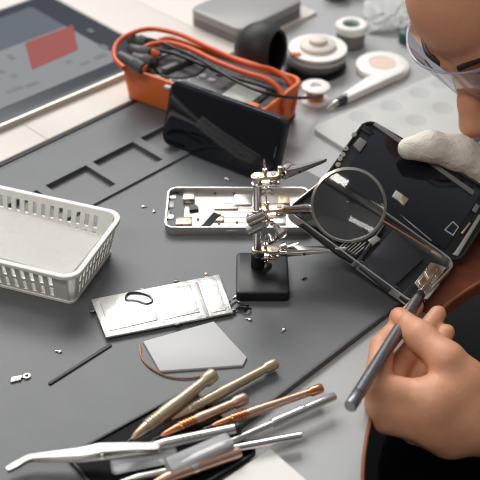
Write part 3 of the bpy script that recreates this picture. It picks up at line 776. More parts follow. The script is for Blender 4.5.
def clip(p0, p1, tail=.012):
    # crocodile clip on a short stem, jaws pointing to p1
    p0, p1 = V(p0), V(p1); d = (p1-p0).normalized(); Lc = (p1-p0).length
    n = V((0, .02, 1)); n = (n-d*n.dot(d)).normalized(); MC = frame(p0, d, n)
    bm = B(); rod(bm, (0, 0, 0), (tail+.004, 0, 0), .0019, .0019, 16, Hi @ MC); rod(bm, (tail*.55, 0, 0), (tail+.002, 0, 0), .0034, .0030, 18, Hi @ MC)
    cl = link('clip_stem', bm, chrome_m, hh)
    thumb(cl, MC @ V((tail*.8, 0, .002)), n, .9)
    a = tail; J = Lc
    for s_, nm in ((1, 'jaw'), (-1, 'jaw')):
        t = bmesh.new(); st = []
        for k in range(9):
            u = k/8; x = a+(J-a)*u; w_ = .0040*(1-u)**.7+.0008; z = s_*(.0030*(1-u)**1.2*(.35 if s_ < 0 else 1)+.0004); h = .0032*(1-u)+.0006
            if s_ > 0 and u < .25: z += .0012*(1-4*u)
            st.append([t.verts.new((x, -w_, z-s_*h)), t.verts.new((x, -w_*.7, z+s_*.0010)), t.verts.new((x, w_*.7, z+s_*.0010)), t.verts.new((x, w_, z-s_*h)), t.verts.new((x, w_*.75, z-s_*h)), t.verts.new((x, w_*.5, z)), t.verts.new((x, -w_*.5, z)), t.verts.new((x, -w_*.75, z-s_*h))])
        for q0, q1 in zip(st, st[1:]):
            for k in range(8): t.faces.new((q0[k], q0[(k+1) % 8], q1[(k+1) % 8], q1[k]))
        t.faces.new(st[0]); t.faces.new(st[-1][::-1])
        bm = B(); add(bm, t, Hi @ MC); link(nm, bm, steel_m, cl)
    bm = B(); rod(bm, (a+(J-a)*.30, -.0046, 0), (a+(J-a)*.30, .0046, 0), .0012, .0012, 12, Hi @ MC); link('pivot', bm, dsteel_m, cl)
    # finger lever of the upper jaw
    bm = B(); t = bmesh.new(); bmesh.ops.create_uvsphere(t, u_segments=14, v_segments=8, radius=1, matrix=Mx.Translation((a+.003, 0, .0062)) @ Mx.Rotation(R(-16), 4, 'Y') @ Mx.Diagonal((.0085, .0034, .0012, 1))); add(bm, t, Hi @ MC); link('lever', bm, chrome_m, cl)
# upper arm
zt2 = Wy(254, 178, YS).z; zm = Wy(257, 213, YS).z; zl = Wy(259, 258, YS).z
a, e1 = clamp((SX-.001, YS, .0955), (1, .03, .08)); clip(e1, Wd(326, 160, .876))
# lower arm
a, e2 = clamp((SX, YS, zl+.006), (1, -.05, .0)); clip(e2, Wd(346, 249, .836))
# middle arm with joint and magnifier handle
a, e3 = clamp((SX, YS, zm), (1, .02, .12), w_=.027)
bm = B(); rod(bm, (SX-.008, YS-.004, zm-.006), (SX+.006, YS-.004, zm+.002), .0046, .0046, 20, Hi); link('rod_collar', bm, chrome_m, hh)
bm = B(); rod(bm, (SX-.008, YS-.003, zm-.016), (SX+.005, YS-.003, zm-.008), .0042, .0042, 20, Hi); link('rod_collar', bm, steel_m, hh)
thumb(hh, (SX+.014, YS-.004, zm-.010), (.5, -.8, -.3), 1.5); thumb(hh, (SX+.009, YS-.004, zm-.018), (.4, -.8, -.5), 1.2)
LCN = Wd(348.5, 205, .842); ln_ = (CAM-LCN).normalized(); ln_ = (ln_ + V((-.025, .0, .03))).normalized()
hx = (e3-LCN); hx = (hx-ln_*hx.dot(ln_)).normalized()
MLN = frame(LCN, hx, ln_); LR = .0300
bm = B(); rod(bm, e3, MLN @ V((LR+.004, 0, 0)), .0030, .0042, 22, Hi); rod(bm, MLN @ V((LR+.006, 0, 0)), MLN @ V((LR-.0005, 0, 0)), .0046, .0036, 22, Hi); link('lens_handle', bm, chrome_m, hh)
bm = B(); P = [MLN @ V((LR*math.cos(2*PI*k/72), LR*math.sin(2*PI*k/72), 0)) for k in range(72)]
t = bmesh.new(); ro, ri = LR+.0008, LR-.0010
prf = [(ro, -.0030), (ro, .0030), (ri, .0034), (ri-.0006, .0030), (ri-.0006, -.0030), (ri, -.0034)]
rg = [[t.verts.new((r*math.cos(2*PI*k/72), r*math.sin(2*PI*k/72), z)) for k in range(72)] for r, z in prf]
for i in range(6):
    for k in range(72): t.faces.new((rg[i][k], rg[i][(k+1) % 72], rg[(i+1) % 6][(k+1) % 72], rg[(i+1) % 6][k]))
add(bm, t, Hi @ MLN); rim = link('lens_rim', bm, chrome_m, hh)
bm = B(); lr = LR-.0018; zc = .0022
prof = [(0, -zc)] + [(lr*k/10, -zc*(1-(k/10)**2)-.0006) for k in range(1, 11)] + [(lr*k/10, zc*(1-(k/10)**2)+.0006) for k in range(10, 0, -1)] + [(0, zc+.0006)]
lathe(bm, prof, (0, 0, 0), seg=72, M=Hi @ MLN); link('lens', bm, glass_m, rim)
# ------------------------------------------------------------------ loose parts in the middle of the mat
c0_ = [W(*p, .002) for p in ((91, 301), (219, 276), (233, 314), (106, 339))]
MP = frame(V((c0_[3].x, c0_[3].y, .0023)), c0_[2]-c0_[3], (0, 0, 1))
sp_ = thing('shield_plate', 'bright silver shield plate with small tabs lying on the pale pouch cell', 'plate', MP)
P = [(MP.inverted() @ V((p.x, p.y, .0023))) for p in c0_]; P = [(p.x, p.y) for p in P][::-1]
bm = B(); prism(bm, P, 0, .0016, .0004); link('plate', bm, shield_m, sp_)
def oP(px, py, z=.0018): q = on(MP, px, py, z); return q.x, q.y
for px, py, w_, h_ in ((142, 288, .004, .003), (176, 280, .004, .003), (177, 323, .005, .003), (92, 310, .004, .004), (222, 287, .003, .004), (228, 300, .004, .003), (233, 309, .005, .003), (207, 276, .004, .003), (206, 273, .002, .003)):
    x, y = oP(px, py); bm = B(); prism(bm, rr(w_, h_, .0008, 3, cx=x, cy=y), -.0002, .0014, .0003); link('tab', bm, dsteel_m if px != 206 else gold_m, sp_)
for q4 in (((100, 303), (150, 293), (158, 320), (110, 331)), ((156, 291), (190, 284), (200, 312), (164, 320)), ((200, 281), (216, 279), (226, 310), (211, 313))):
    P4 = [oP(*p) for p in q4][::-1]; bm = B(); prism(bm, P4, .0014, .0021, .0004); link('embossed_panel', bm, shield_m, sp_)
a, b = oP(196, 282), oP(208, 317)
bm = B(); Lab = math.hypot(b[0]-a[0], b[1]-a[1]); prism(bm, rr(Lab, .003, .0012, 3), .0015, .0021, .0003, M=pose(((a[0]+b[0])/2, (a[1]+b[1])/2, 0), math.atan2(b[1]-a[1], b[0]-a[0]))); link('rib', bm, chip_m, sp_)
bm = B(); P_ = [on(MP, px, py, .003) for px, py in ((126, 299), (128, 293), (138, 292), (150, 296), (152, 301), (146, 303), (136, 300), (126, 299))]
tube(bm, spline([V((p.x, p.y, .0024)) for p in P_[:-1]], 6, True), .0008, 8, closed=True); link('flex_loop', bm, dsteel_m, sp_)

pl0 = [W(*p, .001) for p in ((143, 342), (214, 322), (231, 341), (247, 358), (243, 366), (160, 372))]
MQ = pose((W(160, 372).x, W(160, 372).y, .0002))
pc = thing('pouch_cell', 'pale grey flat pouch cell under the silver shield plate', 'battery', MQ)
Q = [(p.x-MQ.translation.x, p.y-MQ.translation.y) for p in pl0][::-1]
bm = B(); prism(bm, Q, 0, .0020, .0008); link('pouch', bm, pale_m, pc)
bm = B(); Pw = [W(*p, .0010) for p in ((140, 345), (142, 358), (152, 369), (170, 377), (192, 378), (214, 372))]
tube(bm, spline(Pw, 8), .0006, 8, Mx.Translation(-MQ.translation)); link('wire', bm, copper_m, pc)

# tiny screws and scraps
SCR = [(143, 207, 'beside the basket corner'), (242, 277, 'left of the black base'), (259, 300, 'in front of the black base'), (236, 297, 'at the front left of the black base'), (292, 247, 'under the lower clip'), (303, 279, 'right of the black base'), (286, 299, 'near the right corner of the base'), (250, 320, 'right of the silver plate'), (284, 330, 'alone on the mat right of the silver plate'), (226, 179, 'behind the phone shell'), (283, 235, 'beside the rod of the stand'), (154, 212, 'left of the phone shell'), (60, 352, 'below the basket')]
for k, (px, py, where) in enumerate(SCR):
    p = W(px, py, .0); s_ = thing('screw', 'tiny screw lying on the grey mat ' + where, 'screw', pose((p.x, p.y, .0002), k*1.3), 'tiny loose screws on the mat')
    bm = B(); lathe(bm, [(.0012, 0), (.0015, .0003), (.0015, .0009), (.0011, .0012), (0, .0012)], (0, 0, 0), seg=14); link('head', bm, dsteel_m if k in (4, 5) else steel_m, s_)
    bm = B(); rod(bm, (.0012, 0, .0006), (.0036, 0, .0006), .0006, .0005, 10); link('shank', bm, dsteel_m if k in (4, 5) else steel_m, s_)
fx = thing('flex_scrap', 'crumpled dark flex cable scrap at the right end of the silver plate', 'scrap', pose(W(241, 309, .0003)))
for k, pts in enumerate((((-.008, .002, .001), (-.003, .004, .004), (.002, .001, .003), (.006, .003, .001)), ((-.006, -.003, .001), (-.001, -.001, .003), (.004, -.003, .004), (.008, -.001, .001)), ((-.002, .006, .001), (.001, .0, .005), (.003, -.005, .001)))):
    bm = B(); tube(bm, spline(pts, 6), .0009, 6); link('strip', bm, pcb_m if k else dsteel_m, fx)
bm = B(); box(bm, (.001, .0005, .0012), (.007, .004, .0018), .0004); link('connector', bm, dgrey_m, fx)
a, b = W(13, 379, 0), W(27, 377, 0)
MBr = frame(V((a.x, a.y, .0003)), b-a, (0, 0, 1)); br_ = thing('metal_bracket', 'small pale metal bracket with a hole alone on the mat at the left', 'bracket', MBr)
Lb = (b-a).length
bm = B(); prism(bm, [(-.002, -.0045), (.006, -.0035), (.006, -.0012), (Lb-.003, -.0016), (Lb-.003, .0016), (-.001, .0012)], 0, .0012, .0003)
ringwall(bm, [(Lb+.0028*math.cos(2*PI*k/20), .0028*math.sin(2*PI*k/20)) for k in range(20)], [(Lb+.0014*math.cos(2*PI*k/20), .0014*math.sin(2*PI*k/20)) for k in range(20)], 0, .0012); link('plate', bm, alu_m, br_)
bm = B(); lathe(bm, [(.0009, .0011), (.0009, .0018), (0, .0018)], (.002, -.0015, 0), seg=12); link('stud', bm, steel_m, br_)

# ------------------------------------------------------------------ glossy black tool tray and the tools heaped on it
e0, e1_ = W(66, 458, 0), W(192, 389, 0)
MTT = frame(V((e0.x, e0.y, .0003)), e1_-e0, (0, 0, 1)); TLn = (e1_-e0).length
TDP = .078
tt = thing('tool_tray', 'glossy black tray under the pens and screwdrivers at the bottom edge', 'tray', MTT)
bm = B(); prism(bm, rr(TLn, TDP, .004, 4, cx=TLn/2, cy=-TDP/2), 0, .0016, .0004); link('plate', bm, gloss_m, tt)
bm = B(); ringwall(bm, rr(TLn, TDP, .004, 4, cx=TLn/2, cy=-TDP/2), rr(TLn-.004, TDP-.004, .003, 4, cx=TLn/2, cy=-TDP/2), .0014, .0028, bev=.0003); link('lip', bm, black_m, tt)
ps = [W(270, 449, 0), W(318, 491, 0)]
MPA = frame(V((ps[0].x, ps[0].y, .0002)), ps[1]-ps[0], (0, 0, 1))
bm = B(); prism(bm, [(0, 0), (.13, 0), (.13, -.085), (0, -.085)], 0, .0004); o = link('paper_sheet', bm, paper_m); o.matrix_world = MPA @ Mx.Translation((0, 0, 0))
tag(o, 'white sheet of paper sticking out under the chrome tube at the bottom edge', 'paper')

def tool(name, label, cat, px0, px1, z0, z1):
    # a tool lying between two pixels at heights z0, z1; local x runs along it
    a, b = W(*px0, z0), W(*px1, z1); n = V((0, 0, 1))
    M = frame(a, b-a, n); return thing(name, label, cat, M), (b-a).length
def turn(par, nm, prof, m, x0=0, seg=26):
    bm = B(); lathe(bm, [(r, h+x0) for r, h in prof], (0, 0, 0), (1, 0, 0), seg); return link(nm, bm, m, par)
def driver(label, p0, p1, z0, z1, m_body, m_tip, rb, flute=False, capm=None):
    t0, Ln = tool('precision_screwdriver', label, 'screwdriver', p0, p1, z0, z1)
    turn(t0, 'blade', [(.0007, 0), (.0009, .004), (.0009, .008), (0, .008)], dsteel_m)
    turn(t0, 'cone', [(.0012, .007), (rb*.55, .011), (rb*.85, .020), (rb*.85, .0215), (0, .0215)], m_tip)
    g = [(rb*.9, .0216)]
    for k in range(5): x = .0222+k*.0024; g += [(rb*1.0, x), (rb*1.0, x+.0012), (rb*.86, x+.0015), (rb*.86, x+.0021)]
    turn(t0, 'grip_rings', g+[(rb*.9, .0345), (0, .0345)], m_tip if flute else m_body)
    turn(t0, 'handle', [(rb*.9, .0346), (rb*.98, .037), (rb, Ln*.5), (rb*.86, Ln*.62), (rb*.80, Ln-.014), (0, Ln-.014)], m_body)
    turn(t0, 'swivel_cap', [(rb*.74, Ln-.0139), (rb*.74, Ln-.011), (rb*1.02, Ln-.009), (rb*1.02, Ln-.0015), (rb*.9, Ln), (rb*.6, Ln), (rb*.55, Ln-.001), (0, Ln-.001)], capm or m_body)
    return t0
driver('beige metal screwdriver with a round swivel cap, the highest and longest on the heap', (124, 445), (214, 374), .012, .014, beige_m, champ_m, .0052)
driver('beige metal screwdriver lying behind the first one, pointing to the upper right', (163, 424), (276, 363), .007, .0065, beige_m, beige_m, .0042)
driver('rose metal screwdriver with a copper cone beside the beige swivel-cap screwdriver', (152, 440), (246, 398), .009, .008, rose_m, copper_m, .0045, True)
driver('slim rose metal screwdriver with copper tip pointing at the middle of the heap', (203, 429), (322, 388), .010, .006, rose_m, copper_m, .0036, True, copper_m)
t0, Ln = tool('chrome_pen', 'satin chrome pen with a black end and tiny dots lying across the heap', 'pen', (140, 449), (240, 428), .014, .012)
turn(t0, 'barrel', [(.0008, 0), (.003, .010), (.0040, .018), (.0040, Ln-.004), (0, Ln-.004)], steel_m)
turn(t0, 'end_cap', [(.0041, Ln-.0039), (.0043, Ln-.003), (.0043, Ln-.0005), (.0036, Ln), (0, Ln)], black_m)
for k in range(4):
    bm = B(); lathe(bm, [(.0006, .0), (.0006, .0003), (0, .0003)], (Ln*.42+k*.004, -.0016, .0036), (Ln*.42+k*.004, -.0032, .0070), 10); link('dot', bm, black_m, t0)
t0, Ln = tool('craft_knife', 'silver craft knife with a knurled collar and a clear plastic cap on its blade', 'knife', (171, 468), (335, 396), .010, .008)
turn(t0, 'shaft', [(.0022, .040), (.0024, .046), (.0024, Ln*.62), (0, Ln*.62)], steel_m)
turn(t0, 'knurled_collar', [(.0034, Ln*.60)] + [(.0034+(.0003 if k % 2 else 0), Ln*.60+.0016*(k+1)) for k in range(16)] + [(.0030, Ln*.60+.028), (0, Ln*.60+.028)], steel_m)
turn(t0, 'handle', [(.0028, Ln*.60+.0281), (.0031, Ln*.60+.030), (.0031, Ln-.001), (.0026, Ln), (0, Ln)], steel_m)
turn(t0, 'blade', [(.0003, .008), (.0022, .020), (.0022, .0399), (0, .0399)], steel_m, seg=4)
bm = B(); prism(bm, rr(.048, .0125, .002, 3, cx=.022), -.0052, .0052, .0016); link('clear_cap', bm, frost_m, t0)
t0, Ln = tool('chrome_tube', 'short shiny chrome tube lying on the white paper', 'tube', (232, 449), (301, 436), .0062, .0050)
bm = B(); lathe(bm, [(.0030, 0), (.0030, Ln), (.0024, Ln), (.0024, Ln-.006), (0, Ln-.006)], (0, 0, 0), (1, 0, 0), 26); link('tube', bm, chrome_m, t0)
t0, Ln = tool('pen_cap', 'frosted clear pen cap lying under the tweezers', 'cap', (110, 462), (176, 449), .0066, .0066)
bm = B(); prism(bm, rr(Ln, .0155, .003, 4, cx=Ln/2), -.0046, .0046, .0016); link('cap', bm, frost_m, t0)
bm = B(); prism(bm, [(.012, -.003), (.034, -.0045), (.036, .001), (.016, .003)], .0047, .0064, .0006); link('pocket_clip', bm, white_m, t0)
t0, Ln = tool('metal_pen', 'pinkish metal pen barrel lying lowest at the bottom edge of the heap', 'pen', (150, 484), (240, 452), .0070, .0060)
turn(t0, 'barrel', [(.001, 0), (.0040, .012), (.0043, .02), (.0043, Ln-.002), (.0036, Ln), (0, Ln)], rose_m)
turn(t0, 'ring', [(.0045, .030), (.0045, .034), (0, .034)], steel_m)
t0, Ln = tool('steel_probe', 'slim steel probe with a clear sleeve lying along the bottom edge', 'probe', (120, 481), (214, 462), .0060, .0060)
turn(t0, 'shaft', [(.0005, 0), (.0026, .012), (.0030, Ln-.001), (.0024, Ln), (0, Ln)], steel_m)
turn(t0, 'sleeve', [(.0036, Ln*.55), (.0042, Ln*.57), (.0042, Ln*.9), (.0036, Ln*.92), (0, Ln*.92)], frost_m)

# tweezers with a bent tip
Mtw = frame(W(5, 472, .004), W(176, 450, .016)-W(5, 472, .004), (0, -.12, 1))
tw = thing('tweezers', 'polished steel tweezers with a bent tip at the lower left corner', 'tweezers', Mtw)
def pt(px, py): q = on(Mtw, px, py, 0); return (q.x, q.y)
def arm(px, z, bend, m, nm):
    top = [pt(*p) for p in px[0]]; bot = [pt(*p) for p in px[1]]
    t = bmesh.new(); st = []
    n = len(top)
    for i in range(n):
        zz = z + bend[i]
        st.append([t.verts.new((*top[i], zz)), t.verts.new((*bot[i], zz)), t.verts.new((*bot[i], zz-.0012)), t.verts.new((*top[i], zz-.0012))])
    for a, b in zip(st, st[1:]):
        for k in range(4): t.faces.new((a[k], a[(k+1) % 4], b[(k+1) % 4], b[k]))
    t.faces.new(st[0]); t.faces.new(st[-1][::-1])
    bmesh.ops.recalc_face_normals(t, faces=t.faces)
    bmesh.ops.bevel(t, geom=[e for e in t.edges if len(e.link_faces) == 2 and e.calc_face_angle(0) > .9], offset=.0003, segments=1, affect='EDGES')
    bm = B(); add(bm, t); return link(nm, bm, m, tw)
arm(([(6, 470), (14, 465), (23, 460), (30, 457), (55, 454), (80, 451), (100, 446.5), (130, 446), (156, 446), (161, 448.5)],
     [(9, 474), (18, 470), (27, 464.5), (34, 462), (58, 461), (84, 460), (104, 456), (130, 454), (156, 453.5), (160, 452)]), .0036, [0, 0, 0, .0004, .0008, .001, .0012, .0012, .001, .0008], steel_m, 'arm')
arm(([(6, 470.5), (14, 465.5), (23, 460.5), (30, 457.5), (55, 454.5), (80, 452.5), (94, 450), (104, 452), (130, 452), (158, 449)],
     [(9, 474.5), (18, 470.5), (27, 465), (34, 463), (58, 463), (84, 463), (104, 461), (116, 459), (132, 457), (160, 454)]), .0020, [0, 0, 0, 0, -.0006, -.0010, -.0010, -.0010, -.0004, 0], steel_m, 'arm')
bm = B(); lathe(bm, [(.0011, .0), (.0011, .0042), (0, .0042)], (*pt(103, 458), .0002), seg=14); link('guide_pin', bm, chrome_m, tw)
# ------------------------------------------------------------------ the person: one continuous skin surface grown from a distance field
class Field:
    def __init__(s, lo, hi, h):
        s.lo = np.array(lo, float); s.h = h; s.n = np.ceil((np.array(hi)-s.lo)/h).astype(int)+1
        s.a = np.full(s.n, .05, np.float32)
    def _win(s, lo, hi, m):
        i0 = np.maximum(np.floor((np.array(lo)-m-s.lo)/s.h).astype(int), 0); i1 = np.minimum(np.ceil((np.array(hi)+m-s.lo)/s.h).astype(int)+1, s.n)
        if np.any(i1 <= i0): return None
        ax = [(s.lo[k]+s.h*np.arange(i0[k], i1[k])).astype(np.float32) for k in range(3)]
        return tuple(slice(i0[k], i1[k]) for k in range(3)), ax[0][:, None, None], ax[1][None, :, None], ax[2][None, None, :]
    def _put(s, sl, d, k, sub=False):
        a = s.a[sl]
        if sub:
            h = np.clip(.5-.5*(a+d)/k, 0, 1); s.a[sl] = a*(1-h)-d*h+k*h*(1-h); return
        if k <= 0: s.a[sl] = np.minimum(a, d); return
        h = np.clip(.5+.5*(a-d)/k, 0, 1); s.a[sl] = a*(1-h)+d*h-k*h*(1-h)
    def cone(s, a, b, ra, rb, k=.0):
        a, b = np.array(a, float), np.array(b, float); r = max(ra, rb)
        w = s._win(np.minimum(a, b)-r, np.maximum(a, b)+r, .012+k)
        if w is None: return
        sl, X, Y, Z = w; d = b-a; L2 = float(d@d)+1e-12
        t = np.clip(((X-a[0])*d[0]+(Y-a[1])*d[1]+(Z-a[2])*d[2])/L2, 0, 1)
        q = np.sqrt((X-a[0]-t*d[0])**2+(Y-a[1]-t*d[1])**2+(Z-a[2]-t*d[2])**2)-(ra+(rb-ra)*t)
        s._put(sl, q, k)
    def chain(s, pts, rs, k=.0, k0=None):
        for i in range(len(pts)-1): s.cone(pts[i], pts[i+1], rs[i], rs[i+1], k if (i or k0 is None) else k0)
    def ell(s, c, rad, M=None, k=.0, sub=False):
        c = np.array(c, float); rad = np.array(rad, float); A = np.eye(3) if M is None else np.array(M)   # columns: axes
        ext = np.sqrt(((A*rad)**2).sum(1)); w = s._win(c-ext, c+ext, .012+k)
        if w is None: return
        sl, X, Y, Z = w; P = [(X-c[0])*A[0, i]+(Y-c[1])*A[1, i]+(Z-c[2])*A[2, i] for i in range(3)]
        k0 = np.sqrt(sum((P[i]/rad[i])**2 for i in range(3)))+1e-6; k1 = np.sqrt(sum((P[i]/rad[i]**2)**2 for i in range(3)))+1e-6
        s._put(sl, k0*(k0-1)/k1, k, sub)
    def below(s, p, n):                         # keep only the side opposite the normal n
        X, Y, Z = [(s.lo[k]+s.h*np.arange(s.n[k])).astype(np.float32) for k in range(3)]
        d = (X[:, None, None]-p[0])*n[0]+(Y[None, :, None]-p[1])*n[1]+(Z[None, None, :]-p[2])*n[2]
        s.a = np.maximum(s.a, d.astype(np.float32))
    def mesh(s, name, m, parent=None, smooth=1):
        b = s.h*3; a = np.clip(s.a, -b, b).astype(np.float32)
        g = openvdb.FloatGrid(b); g.copyFromArray(a, tolerance=0.0)
        pts, quads = g.convertToQuads(0.0)
        pts = np.array(pts)*s.h + s.lo
        me = bpy.data.meshes.new(name); me.from_pydata(pts.tolist(), [], [tuple(q[::-1]) for q in quads.tolist()]); me.update()
        bm = bmesh.new(); bm.from_mesh(me)
        for _ in range(smooth): bmesh.ops.smooth_vert(bm, verts=bm.verts, factor=.5, use_axis_x=True, use_axis_y=True, use_axis_z=True)
        # keep the largest piece only
        seen = set(); best = []
        for v in bm.verts:
            if v in seen: continue
            comp = [v]; seen.add(v); st = [v]
            while st:
                x = st.pop()
                for e in x.link_edges:
                    y = e.other_vert(x)
                    if y not in seen: seen.add(y); st.append(y); comp.append(y)
            if len(comp) > len(best): best = comp
        keep = set(best); bmesh.ops.delete(bm, geom=[v for v in bm.verts if v not in keep], context='VERTS')
        bmesh.ops.recalc_face_normals(bm, faces=bm.faces)
        for f in bm.faces: f.smooth = True
        bm.to_mesh(me); bm.free(); me.materials.append(m)
        o = bpy.data.objects.new(name, me); COL.objects.link(o)
        if parent: o.parent = parent
        return o

# head frame: x person's right, y forward, z up
yaw, pit, rol = R(-134.7), R(42), R(-20.8)
f_ = V((math.cos(pit)*math.cos(yaw), math.cos(pit)*math.sin(yaw), -math.sin(pit)))
r_ = f_.cross(V((0, 0, 1))).normalized(); u_ = r_.cross(f_)
r2 = r_*math.cos(rol)+u_*math.sin(rol); u2 = u_*math.cos(rol)-r_*math.sin(rol)
HC = V((.243, .119, .181))
MHD = Mx.Identity(4)
for i in range(3): MHD[i][0], MHD[i][1], MHD[i][2], MHD[i][3] = r2[i], f_[i], u2[i], HC[i]
HA = np.array([[r2[i], f_[i], u2[i]] for i in range(3)])
def hp(x, y, z): return np.array(MHD @ V((x, y, z)))
def D3(px, py, d): return np.array(Wd(px, py, d))

NECK = np.array((.385, .150, .165)); CHEST = np.array((.475, .03, .03)); HIP = np.array((.56, -.10, -.24))
SHL = np.array((.425, -.12, .075)); SHR = np.array((.47, .235, .085))
ELL = np.array((.395, -.235, .012)); ELR = D3(700, 275, .83)
WRL = D3(492, 412, .762); WRR = D3(545, 214, .888); GWR = D3(516, 196, .906)
per = thing('person', 'person leaning in at the right in clear safety glasses, one hand in a white glove', 'person', pose((.50, -.05, -.70)))
PI4 = per.matrix_world.inverted()
F = Field((.070, -.33, -.30), (.66, .34, .31), .0025)
# trunk, neck, arms
F.cone(HIP, CHEST, .125, .130); F.ell(CHEST, (.12, .16, .15), k=.04)
F.cone(CHEST, NECK, .10, .058, .04); F.cone(NECK, hp(0, -.02, -.02), .056, .055, .02)
F.chain([CHEST+(.0, -.07, .05), SHL], [.07, .055], .03); F.chain([CHEST+(.0, .09, .05), SHR], [.07, .055], .03)
F.chain([SHL, ELL], [.052, .042], .03); F.chain([SHR, ELR], [.052, .042], .03)
F.chain([ELL, ELL*.55+WRL*.45, WRL], [.041, .039, .029], .015); F.chain([ELR, ELR*.5+WRR*.5, WRR, GWR], [.041, .036, .027, .024], .015)
# head
def he(c, r, k=.01, sub=False): F.ell(hp(*c), r, HA, k, sub)
def hc(a, b, ra, rb, k=.008): F.cone(hp(*a), hp(*b), ra, rb, k)
he((0, -.010, .046), (.065, .090, .080), .02)
he((0, .030, -.015), (.060, .062, .080), .025)
he((0, .050, .048), (.041, .040, .048), .02)
hc((-.018, .058, -.094), (.018, .058, -.094), .022, .022, .02)
hc((-.052, .0, -.055), (-.022, .052, -.090), .018, .018, .02); hc((.052, .0, -.055), (.022, .052, -.090), .018, .018, .02)
for s_ in (-1, 1):
    he((s_*.041, .062, -.022), (.020, .018, .020), .018)
    F.ell(hp(s_*.031, .098, .003), (.017, .018, .012), HA, .012, True)
    he((s_*.031, .0765, .003), (.0128, .0128, .0120), .002)
    hc((s_*.012, .089, .020), (s_*.048, .074, .024), .008, .006, .010)
    he((s_*.0125, .103, -.036), (.0085, .011, .0085), .006)
    he((s_*.077, -.012, -.004), (.008, .018, .031), .006)
    F.ell(hp(s_*.083, -.008, .0), (.006, .010, .018), HA, .005, True)
hc((0, .088, .014), (0, .107, -.016), .0075, .0100, .010); hc((0, .107, -.016), (0, .118, -.032), .0100, .0135, .006)
F.ell(hp(.007, .112, -.046), (.0042, .0055, .004), HA, .003, True); F.ell(hp(-.007, .112, -.046), (.0042, .0055, .004), HA, .003, True)
hc((0, .089, -.046), (0, .092, -.058), .006, .006, .008)
hc((-.019, .083, -.066), (0, .093, -.063), .0055, .0062, .006); hc((.019, .083, -.066), (0, .093, -.063), .0055, .0062, .006)
hc((-.016, .082, -.073), (.016, .082, -.073), .0068, .0068, .005)
# left hand, curled round the driver
MC = dict(i=D3(434, 400, .738), m=D3(430, 416, .741), r=D3(437, 430, .747), p=D3(450, 438, .755))
palm_t = D3(462, 382, .748)
for k_, rr_ in (('i', .0150), ('m', .0150), ('r', .0145), ('p', .0130)): F.cone(WRL, MC[k_], .026, rr_, .012)
F.cone(MC['i'], MC['p'], .0135, .0120, .010)
F.chain([WRL, palm_t, D3(447, 360, .745), D3(420, 336, .762), D3(399, 317, .783)], [.024, .0170, .0128, .0108, .0078], .006, .012)
F.cone(palm_t, MC['i'], .0120, .0120, .012)
def finger(root, pts, rs): F.chain([root]+pts, rs, .0018, .006)
finger(MC['i'], [D3(377, 386, .742), D3(382, 346, .768), D3(416, 306, .812)], [.0120, .0104, .0090, .0066])
finger(MC['m'], [D3(379, 405, .745), D3(404, 360, .780), D3(438, 314, .800)], [.0125, .0106, .0088, .0070])
finger(MC['r'], [D3(386, 420, .748), D3(420, 372, .783), D3(447, 332, .790)], [.0120, .0102, .0084, .0064])
finger(MC['p'], [D3(414, 432, .760), D3(434, 400, .785), D3(450, 372, .795)], [.0110, .0092, .0078, .0062])
body = F.mesh('body', skin_m, None, 1)
# skin colour attribute: lips, lash line, nails
me = body.data; nv = len(me.vertices); co = np.empty(nv*3, np.float32); me.vertices.foreach_get('co', co); co = co.reshape(-1, 3)
colr = np.ones((nv, 4), np.float32)
hl = (co-np.array(HC)) @ HA
def paint(d, r0, r1, c):
    w_ = np.clip((r1-d)/(r1-r0), 0, 1)[:, None]; colr[:, :3] = colr[:, :3]*(1-w_)+np.array(c)*w_
lip = np.sqrt((hl[:, 0]/.022)**2+((hl[:, 2]+.068)/.010)**2+((hl[:, 1]-.088)/.014)**2); paint(lip, .85, 1.1, (.78, .45, .42))
for s_ in (-1, 1):
    ll = np.sqrt(((hl[:, 0]-s_*.031)/.015)**2+((hl[:, 2]+.0045)/.0022)**2+((hl[:, 1]-.086)/.01)**2); paint(ll, .7, 1.2, (.10, .07, .06))
nl = D3(395, 313, .775); axn = D3(405, 323, .775)-nl; axn /= np.linalg.norm(axn); rel = co-nl; al = rel@axn; tr = np.linalg.norm(rel-al[:, None]*axn, axis=1)
paint(np.sqrt((al/.0075)**2+(tr/.0070)**2), .9, 1.15, (.80, .66, .60)); paint(np.sqrt((al/.006)**2+(tr/.0055)**2), .8, 1.1, (1.12, 1.02, 1.02))
at = me.color_attributes.new('tint', 'FLOAT_COLOR', 'POINT'); at.data.foreach_set('color', colr.ravel())
body.parent = per; body.matrix_parent_inverse = PI4
def wear(o): o.parent = per; o.matrix_parent_inverse = PI4; return o
# hair
G = Field((.17, .02, .10), (.44, .36, .32), .004)
G.ell(hp(0, -.020, .058), (.080, .096, .086), HA); G.ell(hp(0, -.045, .012), (.079, .07, .08), HA, k=.02)
for s_ in (-1, 1): G.cone(hp(s_*.070, .022, .050), hp(s_*.070, .010, .010), .010, .007, .01)
X, Y, Z = [(G.lo[k]+G.h*np.arange(G.n[k])) for k in range(3)]
XX, YY, ZZ = np.meshgrid(X, Y, Z, indexing='ij'); q = np.stack([XX-HC.x, YY-HC.y, ZZ-HC.z], -1) @ HA
G.a = np.maximum(G.a, np.maximum((q[..., 1]-.058-.25*(q[..., 2]-.09)), -(q[..., 2]+.055)).astype(np.float32))
G.a = np.maximum(G.a, np.where(np.abs(q[..., 0]) < .2, (q[..., 1]-.035)-(q[..., 2]-.040)*.55, G.a).astype(np.float32))
wear(G.mesh('hair', hair_m))
for s_ in (-1, 1):
    bm = B(); tube(bm, spline([V(hp(s_*.012, .0945, .0255)), V(hp(s_*.028, .0905, .031)), V(hp(s_*.050, .075, .029))], 8), lambda t: .0030*(1-.6*t), 8); wear(link('eyebrow', bm, hair_m))
